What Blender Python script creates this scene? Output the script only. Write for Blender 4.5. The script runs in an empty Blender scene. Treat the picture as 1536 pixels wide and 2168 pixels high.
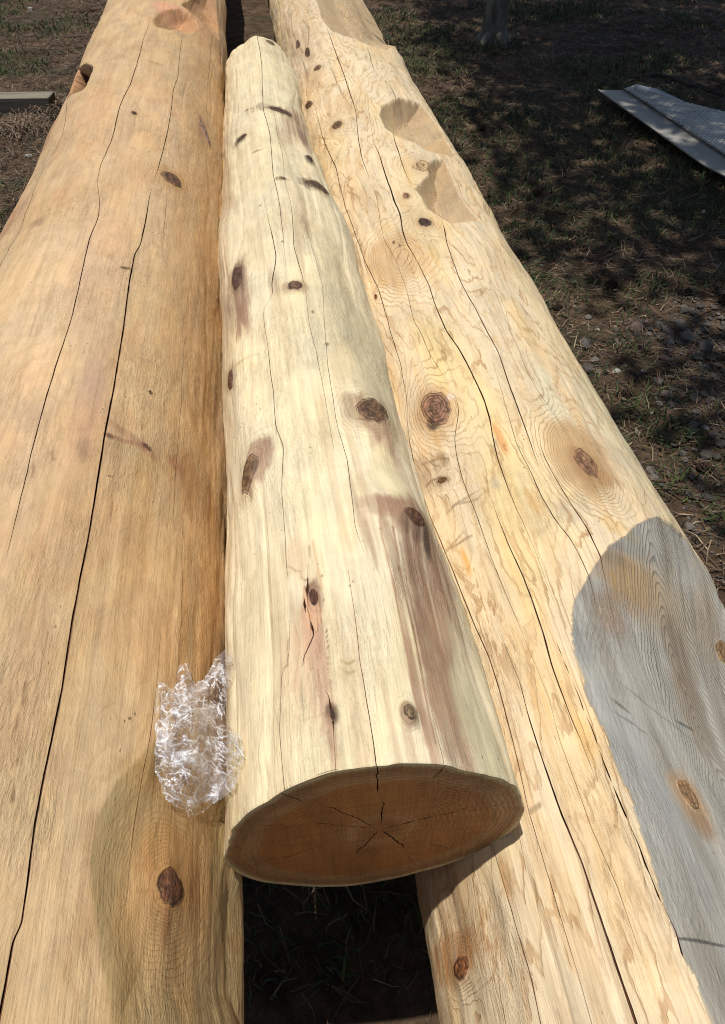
import bpy, math, random
import numpy as np
from mathutils import Vector, Matrix

random.seed(7)
RNG = np.random.default_rng(11)
scene = bpy.context.scene
C = scene.collection

# ------------------------------------------------------------------ camera
FPX = 1510.0                       # focal length in pixels of the 1536 wide photograph
PITCH, YAW = math.radians(44.3), math.radians(7.64)
CAMZ = 1.6
FW = np.array([math.sin(YAW)*math.cos(PITCH), math.cos(YAW)*math.cos(PITCH), -math.sin(PITCH)])
RT = np.array([math.cos(YAW), -math.sin(YAW), 0.0])
UP = np.cross(RT, FW)
cam_d = bpy.data.cameras.new("camera")
cam = bpy.data.objects.new("camera", cam_d)
C.objects.link(cam)
cam.matrix_world = Matrix(((RT[0], UP[0], -FW[0], 0), (RT[1], UP[1], -FW[1], 0), (RT[2], UP[2], -FW[2], CAMZ), (0, 0, 0, 1)))
cam_d.sensor_fit = 'VERTICAL'
cam_d.sensor_height = 36.0
cam_d.lens = 36.0*FPX/2168.0
cam_d.shift_y = -(1084.0-1024.0)/2168.0
cam_d.clip_start = 0.05
cam_d.clip_end = 400
scene.camera = cam

# ------------------------------------------------------------------ light
SUN = np.array([-0.11, 0.07, 0.99]); SUN = SUN/np.linalg.norm(SUN)
elev = math.asin(SUN[2]); azim = math.atan2(SUN[0], SUN[1])
world = bpy.data.worlds.new("World")
scene.world = world
world.use_nodes = True
wn = world.node_tree
sky = wn.nodes.new('ShaderNodeTexSky')
sky.sky_type = 'NISHITA'
sky.sun_disc = False
sky.sun_elevation = elev
sky.sun_rotation = azim
bg = wn.nodes['Background']
bg.inputs[1].default_value = 0.082
wn.links.new(sky.outputs[0], bg.inputs[0])
sl = bpy.data.lights.new("sun", 'SUN')
sl.energy = 4.05
sl.angle = math.radians(0.53)
sl.color = (1.0, 0.965, 0.91)
so = bpy.data.objects.new("sun", sl)
C.objects.link(so)
so.rotation_euler = Vector(SUN).to_track_quat('Z', 'Y').to_euler()
so.location = (-4, 3, 9)
scene.view_settings.view_transform = 'Standard'
scene.view_settings.look = 'None'
scene.view_settings.exposure = 0.0
scene.view_settings.gamma = 1.0
scene.render.engine = 'CYCLES'
scene.cycles.filter_width = 1.1

# ------------------------------------------------------------------ helpers
def lin(c):
    c = np.asarray(c, float)/255.0
    return np.where(c <= 0.04045, c/12.92, ((c+0.055)/1.055)**2.4)

def A(r, g, b, k=1.18):            # albedo from the colour a sunlit surface shows
    return np.clip(lin((r, g, b))/k, 0.005, 0.9)

def sstep(a, b, x):
    t = np.clip((x-a)/(b-a+1e-12), 0, 1)
    return t*t*(3-2*t)

_T = RNG.random((512, 512))
def vnoise(x, y, seed=0):
    x = np.asarray(x, float)+seed*17.31; y = np.asarray(y, float)+seed*9.77
    xi = np.floor(x).astype(int); yi = np.floor(y).astype(int)
    fx = x-xi; fy = y-yi
    fx = fx*fx*fx*(fx*(fx*6-15)+10); fy = fy*fy*fy*(fy*(fy*6-15)+10)
    a = _T[xi & 511, yi & 511]; b = _T[(xi+1) & 511, yi & 511]
    c = _T[xi & 511, (yi+1) & 511]; d = _T[(xi+1) & 511, (yi+1) & 511]
    return (a*(1-fx)+b*fx)*(1-fy)+(c*(1-fx)+d*fx)*fy

def fbm(x, y, seed=0, oct=4):
    s = 0; amp = 0.5; tot = 0
    for k in range(oct):
        s = s+amp*vnoise(x*2**k, y*2**k, seed+k*3.1); tot += amp; amp *= 0.5
    return s/tot

def ray(u, v):
    return (u-768)*RT-(v-1024)*UP+FPX*FW

def plane_hit(u, v, z):            # point of the place seen at a pixel, at height z
    r = ray(u, v); t = (z-CAMZ)/r[2]
    return np.array([r[0]*t, r[1]*t, z])

def tag(o, label=None, cat=None, group=None, kind=None):
    if label: o['label'] = label
    if cat: o['category'] = cat
    if group: o['group'] = group
    if kind: o['kind'] = kind
    return o

def empty(name, loc, rz=0):
    o = bpy.data.objects.new(name, None); C.objects.link(o)
    o.location = loc; o.rotation_euler = (0, 0, rz); o.empty_display_size = 0.1
    return o

def mesh_np(name, V, F, mats, parent=None, attrs=None, normals=None, smooth=True):
    """mesh object out of numpy arrays (quads or triangles)"""
    used = np.unique(F)
    remap = np.full(len(V), -1, int); remap[used] = np.arange(len(used))
    F = remap[F]; V = V[used]
    me = bpy.data.meshes.new(name)
    n = F.shape[1]
    me.vertices.add(len(V)); me.vertices.foreach_set('co', V.astype(np.float32).ravel())
    me.loops.add(F.size); me.loops.foreach_set('vertex_index', F.astype(np.int32).ravel())
    me.polygons.add(len(F))
    me.polygons.foreach_set('loop_start', np.arange(0, F.size, n, dtype=np.int32))
    me.polygons.foreach_set('loop_total', np.full(len(F), n, dtype=np.int32))
    me.polygons.foreach_set('use_smooth', np.full(len(F), smooth, dtype=bool))
    me.update(calc_edges=True)
    for k, (typ, arr) in (attrs or {}).items():
        arr = arr[used]
        if typ == 'C':
            at = me.attributes.new(k, 'FLOAT_COLOR', 'POINT')
            full = np.ones((len(V), 4), np.float32); full[:, :3] = arr
            at.data.foreach_set('color', full.ravel())
        elif typ == 'V':
            at = me.attributes.new(k, 'FLOAT_VECTOR', 'POINT')
            at.data.foreach_set('vector', arr.astype(np.float32).ravel())
        else:
            at = me.attributes.new(k, 'FLOAT', 'POINT')
            at.data.foreach_set('value', arr.astype(np.float32).ravel())
    if normals is not None:
        me.normals_split_custom_set_from_vertices(normals[used].astype(np.float32).tolist())
    for m in (mats if isinstance(mats, (list, tuple)) else [mats]):
        me.materials.append(m)
    o = bpy.data.objects.new(name, me); C.objects.link(o)
    if parent: o.parent = parent
    return o

class MB:
    """collects simple solids, then links them as ONE mesh"""
    def __init__(s): s.v = []; s.f = []
    def add(s, vs, fs):
        b = len(s.v); s.v += [tuple(p) for p in vs]; s.f += [tuple(i+b for i in f) for f in fs]
    def box(s, c, d, rz=0, rx=0, ry=0):
        M = Matrix.Rotation(rz, 3, 'Z') @ Matrix.Rotation(ry, 3, 'Y') @ Matrix.Rotation(rx, 3, 'X')
        vs = []
        for i in (-1, 1):
            for j in (-1, 1):
                for k in (-1, 1):
                    vs.append(Vector(c)+M @ Vector((i*d[0]/2, j*d[1]/2, k*d[2]/2)))
        s.add(vs, [(0, 1, 3, 2), (4, 6, 7, 5), (0, 4, 5, 1), (2, 3, 7, 6), (0, 2, 6, 4), (1, 5, 7, 3)])
    def tube(s, pts, rad, n=8, cap=True, lump=0):
        rows = []
        for i, p in enumerate(pts):
            p = Vector(p)
            d = (Vector(pts[min(i+1, len(pts)-1)])-Vector(pts[max(i-1, 0)])).normalized()
            a = d.orthogonal().normalized() if i == 0 else (pa-d*pa.dot(d)).normalized()
            pa = a; b = d.cross(a)
            r = rad[i] if hasattr(rad, '__len__') else rad
            rows.append([p+(a*math.cos(t*2*math.pi/n)+b*math.sin(t*2*math.pi/n))*r*(1+lump*random.uniform(-1, 1)) for t in range(n)])
        vs = [q for r_ in rows for q in r_]
        fs = [(i*n+j, i*n+(j+1) % n, (i+1)*n+(j+1) % n, (i+1)*n+j) for i in range(len(pts)-1) for j in range(n)]
        if cap: fs += [tuple(range(n))[::-1], tuple((len(pts)-1)*n+j for j in range(n))]
        s.add(vs, fs)
    def build(s, name, mat, parent=None, smooth=False, bevel=0):
        me = bpy.data.meshes.new(name); me.from_pydata(s.v, [], s.f); me.update()
        me.materials.append(mat)
        if smooth: me.polygons.foreach_set('use_smooth', [True]*len(me.polygons))
        o = bpy.data.objects.new(name, me); C.objects.link(o)
        if parent: o.parent = parent
        if bevel:
            b = o.modifiers.new('bevel', 'BEVEL'); b.width = bevel; b.segments = 2
        return o

# ------------------------------------------------------------------ materials
class NT:
    def __init__(s, name):
        s.m = bpy.data.materials.new(name); s.m.use_nodes = True
        s.t = s.m.node_tree; s.b = s.t.nodes['Principled BSDF']; s.out = s.t.nodes['Material Output']
    def n(s, typ, **kw):
        nd = s.t.nodes.new(typ)
        for k, v in kw.items(): setattr(nd, k, v)
        return nd
    def link(s, a, b): s.t.links.new(a, b)
    def inp(s, sock, v):
        if hasattr(v, 'is_linked') or hasattr(v, 'links'): s.link(v, sock)
        else: sock.default_value = v
    def math(s, op, a, b=None, c=None, clamp=False):
        nd = s.n('ShaderNodeMath', operation=op, use_clamp=clamp)
        s.inp(nd.inputs[0], a)
        if b is not None: s.inp(nd.inputs[1], b)
        if c is not None: s.inp(nd.inputs[2], c)
        return nd.outputs[0]
    def attr(s, name, out='Fac'):
        nd = s.n('ShaderNodeAttribute', attribute_name=name); return nd.outputs[out]
    def scale(s, vec, sc):
        nd = s.n('ShaderNodeMapping'); s.link(vec, nd.inputs[0]); nd.inputs['Scale'].default_value = sc
        return nd.outputs[0]
    def noise(s, vec, scale, detail=3, rough=0.5, dist=0.0):
        nd = s.n('ShaderNodeTexNoise'); s.link(vec, nd.inputs['Vector'])
        nd.inputs['Scale'].default_value = scale; nd.inputs['Detail'].default_value = detail
        nd.inputs['Roughness'].default_value = rough; nd.inputs['Distortion'].default_value = dist
        return nd.outputs['Fac']
    def voro(s, vec, scale, feature='F1', out='Distance'):
        nd = s.n('ShaderNodeTexVoronoi', feature=feature); s.link(vec, nd.inputs['Vector'])
        nd.inputs['Scale'].default_value = scale
        return nd.outputs[out]
    def mix(s, f, a, b, mode='MIX'):
        nd = s.n('ShaderNodeMix', data_type='RGBA', blend_type=mode)
        s.inp(nd.inputs[0], f)
        for sock, v in ((nd.inputs[6], a), (nd.inputs[7], b)):
            if hasattr(v, 'links'): s.link(v, sock)
            else: sock.default_value = (*[float(q) for q in v], 1)
        return nd.outputs[2]
    def ramp(s, f, a, b):
        nd = s.n('ShaderNodeMapRange', interpolation_type='SMOOTHSTEP')
        s.link(f, nd.inputs[0]); nd.inputs[1].default_value = a; nd.inputs[2].default_value = b
        return nd.outputs[0]
    def bump(s, h, strength, dist, prev=None):
        nd = s.n('ShaderNodeBump'); s.link(h, nd.inputs['Height'])
        nd.inputs['Strength'].default_value = strength; nd.inputs['Distance'].default_value = dist
        if prev is not None: s.link(prev, nd.inputs['Normal'])
        return nd.outputs[0]

def wood_material(name, ring_col, ring_dark, streak=0.10, fibre=0.12, fuzz=0.3, tint=(1.0, 0.95, 0.86), spec=0.35, line_w=0.16, wander=0.8, speck=1.0):
    t = NT(name)
    wc = t.attr('wood_co', 'Vector'); col = t.attr('tone', 'Color')
    ring = t.attr('ring'); amt = t.attr('ring_amount')
    s1 = t.noise(t.scale(wc, (70, 3.2, 1)), 1.0, 5, 0.6, 0.3)           # long streaks
    s2 = t.noise(t.scale(wc, (420, 14, 1)), 1.0, 3, 0.6)                # fibres
    s3 = t.noise(t.scale(wc, (14, 5, 1)), 1.0, 4, 0.55, 0.6)            # broad patches
    s4 = t.noise(t.scale(wc, (46, 30, 1)), 1.0, 5, 0.65, 0.8)           # torn, fuzzy grain
    s5 = t.noise(t.scale(wc, (9, 70, 1)), 1.0, 4, 0.6, 1.2)             # faint marks across the log
    w1 = t.noise(t.scale(wc, (22, 5, 1)), 1.0, 4, 0.55, 0.5)
    w2 = t.noise(t.scale(wc, (120, 45, 1)), 1.0, 2, 0.5)
    x = t.math('ADD', ring, t.math('ADD', t.math('MULTIPLY', w1, 4.2*wander), t.math('MULTIPLY', w2, 0.35*wander)))
    fr = t.math('FRACT', x)
    # soft rise then a sharp late-wood line
    saw = t.math('POWER', fr, 3.0)
    line = t.math('MULTIPLY', t.ramp(fr, 1-line_w*2, 1-line_w), t.math('SUBTRACT', 1.0, t.ramp(fr, 1-line_w*0.35, 1.0)))
    line = t.math('MULTIPLY', line, amt)
    patch = t.ramp(t.noise(t.scale(wc, (16, 6, 1)), 1.0, 3, 0.5), 0.4, 0.65)
    line = t.math('MULTIPLY', line, t.math('ADD', 0.35, t.math('MULTIPLY', patch, 0.65)))
    c = t.mix(t.math('MULTIPLY', t.math('MULTIPLY', saw, amt), 0.30), col, ring_col, 'MIX')
    c = t.mix(t.math('MULTIPLY', line, 0.85), c, ring_dark, 'MIX')
    v = t.math('ADD', t.math('MULTIPLY', t.math('SUBTRACT', s1, 0.5), streak*3), t.math('MULTIPLY', t.math('SUBTRACT', s2, 0.5), fibre*4.5))
    v = t.math('ADD', v, t.math('MULTIPLY', t.math('SUBTRACT', s3, 0.5), 0.45))
    v = t.math('ADD', v, t.math('MULTIPLY', t.math('SUBTRACT', s4, 0.5), fuzz*0.5))
    v = t.math('ADD', v, t.math('MULTIPLY', t.math('SUBTRACT', s5, 0.5), 0.16))
    s6 = t.noise(t.scale(wc, (150, 34, 1)), 1.0, 4, 0.7, 1.4)
    s7 = t.noise(t.scale(wc, (240, 5, 1)), 1.0, 3, 0.6, 0.2)
    tear = t.ramp(t.noise(t.scale(wc, (7, 4, 1)), 1.0, 3, 0.5), .42, .6)
    v = t.math('ADD', v, t.math('MULTIPLY', t.math('MULTIPLY', t.math('SUBTRACT', s6, 0.5), tear), 0.35+fuzz*.5))
    dk7 = t.math('MULTIPLY', t.ramp(s7, .57, .68), 0.16)
    v = t.math('SUBTRACT', v, dk7)
    f = t.math('ADD', 1.0, v)
    hue = t.ramp(s3, 0.35, 0.68)
    c = t.mix(hue, c, t.mix(1.0, c, tint, 'MULTIPLY'), 'MIX')
    vm = t.n('ShaderNodeVectorMath', operation='SCALE'); t.link(c, vm.inputs[0]); t.link(f, vm.inputs['Scale'])
    c = vm.outputs[0]
    # small dirt specks and nicks
    sp = t.voro(t.scale(wc, (70, 45, 1)), 1.0)
    spn = t.ramp(t.noise(t.scale(wc, (11, 8, 1)), 1.0, 2, 0.5), 0.5, 0.66)
    spm = t.math('MULTIPLY', t.math('SUBTRACT', 1.0, t.ramp(sp, 0.05, 0.13)), spn)
    c = t.mix(t.math('MULTIPLY', spm, 0.45*speck), c, (0.16, 0.09, 0.05), 'MIX')
    t.link(c, t.b.inputs['Base Color'])
    t.inp(t.b.inputs['Roughness'], t.math('ADD', 0.5, t.math('MULTIPLY', s4, 0.25)))
    t.b.inputs['Specular IOR Level'].default_value = spec
    h = t.math('ADD', t.math('MULTIPLY', s4, fuzz*2.4), t.math('MULTIPLY', s2, 0.35))
    h = t.math('ADD', h, t.math('MULTIPLY', s1, 0.6))
    h = t.math('ADD', h, t.math('MULTIPLY', t.math('MULTIPLY', s6, tear), 1.5))
    h = t.math('SUBTRACT', h, t.math('MULTIPLY', line, 0.35))
    h = t.math('ADD', h, t.math('MULTIPLY', t.math('MULTIPLY', saw, amt), 0.35))
    h = t.math('SUBTRACT', h, t.math('MULTIPLY', spm, 0.5))
    t.link(t.bump(h, 0.9, 0.0026), t.b.inputs['Normal'])
    return t.m

M_LEFT = wood_material('tan_peeled_wood', A(200, 150, 96), A(150, 100, 58), streak=0.10, fibre=0.10, fuzz=0.42)
M_CENTRE = wood_material('cream_peeled_wood', A(222, 196, 140), A(160, 122, 84), streak=0.12, fibre=0.08, fuzz=0.16, tint=(0.99, 0.96, 0.90), wander=0.9)
M_RIGHT = wood_material('amber_ringed_wood', A(230, 200, 146), A(176, 128, 78), streak=0.08, fibre=0.08, fuzz=0.16, tint=(0.99, 0.96, 0.90), wander=1.0, line_w=0.14)
M_CUT = wood_material('grey_weathered_cut_wood', A(120, 112, 98), A(80, 70, 58), streak=0.08, fibre=0.16, fuzz=0.10, tint=(1.0, 0.99, 0.97), spec=0.3, wander=0.34, line_w=0.22, speck=0.5)
M_SCOOP = wood_material('gouged_wood', A(196, 158, 108), A(120, 84, 50), streak=0.06, fibre=0.10, fuzz=0.5, wander=1.2, line_w=0.2)
M_KNOT = wood_material('knot_wood', A(130, 92, 62), A(60, 38, 26), streak=0.2, fibre=0.25, fuzz=0.8, wander=0.5, line_w=0.25)
M_END = wood_material('sawn_end_grain', A(190, 146, 96), A(120, 84, 50), streak=0.05, fibre=0.06, fuzz=0.3, wander=0.25, line_w=0.2, speck=0.3)

# ------------------------------------------------------------------ logs
VP = np.array([485.0, -450.0])
TH_TO_DEG = 180/math.pi

class Log:
    def __init__(s, yk, cx, cz, R, seed):
        s.yk, s.cxk, s.czk, s.Rk, s.seed = map(np.asarray, (yk, cx, cz, R, seed))
        s.cuts = []          # depth functions
        s.Rref = float(np.mean(R))
    def cx(s, y): return np.interp(y, s.yk, s.cxk)
    def cz(s, y): return np.interp(y, s.yk, s.czk)
    def R(s, y): return np.interp(y, s.yk, s.Rk)
    def depth(s, y, th):
        d = np.zeros(np.broadcast(y, th).shape)
        for c in s.cuts: d = np.maximum(d, c(y, th))
        return d
    def radius(s, y, th): return s.R(y)-s.depth(y, th)
    def hit(s, u, v, base=False):
        r = ray(u, v); r = r/np.linalg.norm(r)
        lo = 0.3; hi = 14.0
        t = np.linspace(lo, hi, 2500)
        def g(t):
            x = r[0]*t; y = r[1]*t; z = CAMZ+r[2]*t
            dx = x-s.cx(y); dz = z-s.cz(y)
            th = np.arctan2(dx, dz)
            rr = s.R(y) if base else s.radius(y, th)
            return np.hypot(dx, dz)-rr, y, th
        f, y, th = g(t)
        i = np.where(f < 0)[0]
        if len(i) == 0:
            k = int(np.argmin(f)); return float(y[k]), float(th[k]), float(t[k])
        a, b = t[max(i[0]-1, 0)], t[i[0]]
        for _ in range(18):
            m = 0.5*(a+b); fm, ym, tm = g(np.array([m]))
            if fm[0] < 0: b = m
            else: a = m
        fm, ym, tm = g(np.array([b]))
        return float(ym[0]), float(tm[0]), float(b)
    def point(s, y, th, off=0.0):
        r = s.surface_radius(y, th)+off
        return np.stack([s.cx(y)+r*np.sin(th), y+0*th, s.cz(y)+r*np.cos(th)], -1)

def ks(phL, phR, cz, yk):
    phL = np.radians(phL); phR = np.radians(phR)
    pc = (phL+phR)/2; hf = (phR-phL)/2
    h = CAMZ-cz
    return h*np.tan(pc), h/np.cos(pc)*np.sin(hf)

YK = np.array([-1.0, 0.3, 0.8, 1.4, 2.0, 2.6, 3.2, 3.8, 4.6, 5.4, 6.2, 12.0])
# left log
zL = np.full(len(YK), CAMZ-0.951)
phL = np.interp(YK, [0.3, 2.0, 2.6, 3.2, 3.8, 4.6, 5.3], [-39.8, -39.9, -40.5, -40.8, -41.5, -42.6, -43.1])
phR = np.interp(YK, [0.2, 0.6, 5.2], [-6.2, -6.5, -8.6])
cxL, RL = ks(phL, phR, zL, YK)
LOG_L = Log(YK, cxL, zL, RL, 1)
# right log
zR = np.full(len(YK), CAMZ-1.158)
phL = np.interp(YK, [0.2, 0.8, 5.5], [6.3, 6.5, 7.1])
phR = np.interp(YK, [0.5, 2.2, 2.8, 4.0, 5.0, 6.0], [35.3, 35.4, 36.5, 36.9, 38.4, 39.2])
cxR, RR = ks(phL, phR, zR, YK)
LOG_R = Log(YK, cxR, zR, RR, 2)
# centre log: rests in the valley between the two
YC0, YC1 = 0.305, 3.62
YKC = np.array([0.30, 0.45, 0.7, 1.0, 1.4, 1.8, 2.3, 2.8, 3.3, 3.7])
fl = np.radians(np.interp(YKC, [0.3, 0.5, 0.7, 0.9, 1.5, 2.2, 3.6], [-7.45, -7.4, -7.6, -7.8, -8.1, -8.3, -8.35]))
fr = np.radians(np.interp(YKC, [0.3, 0.45, 0.6, 0.9, 1.4, 1.8, 2.2, 2.7, 3.2, 3.7], [15.45, 15.4, 15.1, 14.4, 14.1, 13.7, 12.3, 11.3, 10.9, 9.6]))
cc = (fl+fr)/2; ch = (fr-fl)/2
ds = []
for i, y in enumerate(YKC):
    best = None
    for d in np.linspace(0.7, 1.2, 1001):
        r = d*math.sin(ch[i]); p = np.array([d*math.sin(cc[i]), CAMZ-d*math.cos(cc[i])])
        gR = np.hypot(p[0]-LOG_R.cx(y), p[1]-LOG_R.cz(y))-r-LOG_R.R(y)
        gL = np.hypot(p[0]-LOG_L.cx(y), p[1]-LOG_L.cz(y))-r-LOG_L.R(y)
        if min(gL, gR) < 0.001: break
    ds.append(d)
ds = np.polyval(np.polyfit(YKC, ds, 1), YKC)
LOG_C = Log(YKC, ds*np.sin(cc)-np.interp(YKC, [.3, .7, 1.5], [.001, .003, .002]), CAMZ-ds*np.cos(cc)-np.interp(YKC, [.3, .6, 1.2], [.008, .004, 0]), ds*np.sin(ch)+np.interp(YKC, [.3, .6, 1.5], [.008, .006, .002]), 3)

def poly_sd(py, pa, Y, Aa):
    """signed distance (inside > 0) to polygon in metric surface coordinates"""
    n = len(py); d2 = np.full(Y.shape, 1e9); ins = np.zeros(Y.shape, bool)
    for i in range(n):
        y0, a0, y1, a1 = py[i], pa[i], py[(i+1) % n], pa[(i+1) % n]
        ey, ea = y1-y0, a1-a0
        t = np.clip(((Y-y0)*ey+(Aa-a0)*ea)/(ey*ey+ea*ea+1e-12), 0, 1)
        d2 = np.minimum(d2, (Y-y0-t*ey)**2+(Aa-a0-t*ea)**2)
        c = ((a0 > Aa) != (a1 > Aa)) & (Y < (y1-y0)*(Aa-a0)/(a1-a0+1e-15)+y0)
        ins ^= c
    return np.where(ins, np.sqrt(d2), -np.sqrt(d2))

def surf_poly(log, pts, base=True):
    py, pa = [], []
    for p in pts:
        if p[0] == 's': y, th = p[1], math.radians(p[2])
        else: y, th, _ = log.hit(p[0], p[1], base)
        py.append(y); pa.append(th*log.Rref)
    return np.array(py), np.array(pa)

def bowl(log, pts, D, W, jag=0.004, ripple=0.0, seed=0, power=2.0):
    py, pa = surf_poly(log, pts)
    y0, y1, a0, a1 = py.min()-.05, py.max()+.05, pa.min()-.05, pa.max()+.05
    def f(y, th):
        y, th = np.broadcast_arrays(np.asarray(y, float), np.asarray(th, float))
        a = th*log.Rref
        out = np.zeros(y.shape)
        m = (y > y0) & (y < y1) & (a > a0) & (a < a1)
        if m.any():
            Y, Aa = y[m], a[m]
            sd = poly_sd(py, pa, Y, Aa)+(fbm(Y*13, Aa*13, seed, 2)-.5)*2*jag
            t = np.clip(sd/W, 0, 1)
            dd = D*(t*t*(3-2*t) if power == 's' else 1-(1-t)**power)
            if ripple: dd = dd+ripple*np.clip(sd/0.06, 0, 1)*(fbm(Y*30, Aa*22, seed+5, 3)-.5)
            out[m] = np.where(sd > 0, dd, 0)
        return out
    f.poly = (py, pa)
    return f

def chord(log, bound, right, jag=0.003, extra=0.0):
    """flat sawn face: at every y the log is cut along the chord between two angles"""
    L = np.array([log.hit(u, v, True)[:2] for u, v in bound])
    L = L[np.argsort(L[:, 0])]
    ry, rt = np.array([p[0] for p in right]), np.radians([p[1] for p in right])
    ytop = L[-1, 0]
    def f(y, th):
        y, th = np.broadcast_arrays(np.asarray(y, float), np.asarray(th, float))
        tl = np.interp(y, L[:, 0], L[:, 1])+(fbm(y*25, y*0, 4, 3)-.5)*2*jag/log.Rref*2
        tr = np.interp(y, ry, rt)
        hf = (tr-tl)/2; tm = (tr+tl)/2
        R = log.R(y)
        ok = (y < ytop) & (hf > 0.004) & (np.abs(th-tm) < hf)
        hh = np.clip(hf, 0.0, 1.2)
        r = R*np.cos(hh)/np.cos(np.clip(th-tm, -1.2, 1.2))
        return np.where(ok, np.maximum(R-r, 0)+0.0002+extra, 0)
    f.L = L; f.ytop = ytop
    return f

# --- cuts in the left log
LOG_L.cuts = [
    bowl(LOG_L, [(323, 42), (333, 28), (352, 18), (378, 16), (400, 26), (416, 40), (421, 55), (410, 71), (385, 66), (352, 60), (330, 54)], 0.045, 0.085, ripple=0.012, seed=3, power=1.7),
    bowl(LOG_L, [(383, 8), (400, 0), (425, -22), (455, -25), (458, 20), (463, 60), (464, 86), (448, 72), (436, 52), (416, 34), (400, 20)], 0.035, 0.07, ripple=0.012, seed=6),
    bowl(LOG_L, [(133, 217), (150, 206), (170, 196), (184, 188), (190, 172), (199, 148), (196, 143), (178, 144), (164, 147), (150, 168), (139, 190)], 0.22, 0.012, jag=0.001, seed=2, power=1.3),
    bowl(LOG_L, [(203, 56), (207, 48), (214, 42), (218, 46), (214, 53), (207, 58)], 0.03, 0.015, jag=0.001, seed=8),
    bowl(LOG_L, [(352, 1530), (300, 1590), (240, 1650), (205, 1720), (185, 1820), (190, 1900), (205, 2000), (220, 2100), (230, 2200), (600, 2200), (560, 1900), (500, 1700), (420, 1600)], 0.011, 0.05, jag=0.0, seed=9, power='s'),
]
# --- cuts in the right log
GREY = chord(LOG_R, [(1392, 1094), (1352, 1108), (1331, 1133), (1291, 1155), (1246, 1213), (1217, 1268), (1212, 1340), (1238, 1450), (1288, 1560), (1336, 1690), (1378, 1820), (1420, 1945), (1462, 2048), (1512, 2168), (1600, 2400)],
             [(-1.0, 92), (0.2, 90), (0.40, 84), (0.55, 74), (0.68, 63), (0.78, 55), (0.86, 47), (0.93, 42), (1.0, 38)], extra=0.0)
S1 = bowl(LOG_R, [(803, 245), (808, 228), (828, 218), (848, 208), (872, 212), (893, 222), (908, 240), (922, 264), (942, 300), (962, 332), (956, 340), (930, 332), (905, 325), (880, 305), (842, 288), (815, 268)], 0.070, 0.085, jag=.0, ripple=0.007, seed=12, power=1.7)
S2 = bowl(LOG_R, [(908, 375), (905, 355), (918, 343), (938, 345), (949, 362), (960, 390), (974, 415), (994, 445), (1014, 470), (1004, 475), (985, 474), (955, 470), (930, 455), (905, 438), (892, 410), (878, 395), (893, 385)], 0.062, 0.08, jag=.0, ripple=0.007, seed=15, power=1.6)
S3 = bowl(LOG_R, [(660, -40), (672, 10), (680, 38), (700, 62), (725, 72), (752, 78), (780, 92), (806, 100), (822, 108), ('s', 4.35, 62), ('s', 4.4, 85), ('s', 7.0, 85), ('s', 7.0, 10)], 0.10, 0.17, jag=0.002, ripple=0.004, seed=17, power=1.9)
S5 = bowl(LOG_R, [(985, 352), (990, 345), (1000, 360), (1012, 385), (1014, 410), (1006, 408), (992, 378)], 0.02, 0.02, seed=19)
LOG_R.cuts = [GREY, S1, S2, S3, S5]
LOG_C.cuts = []

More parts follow.
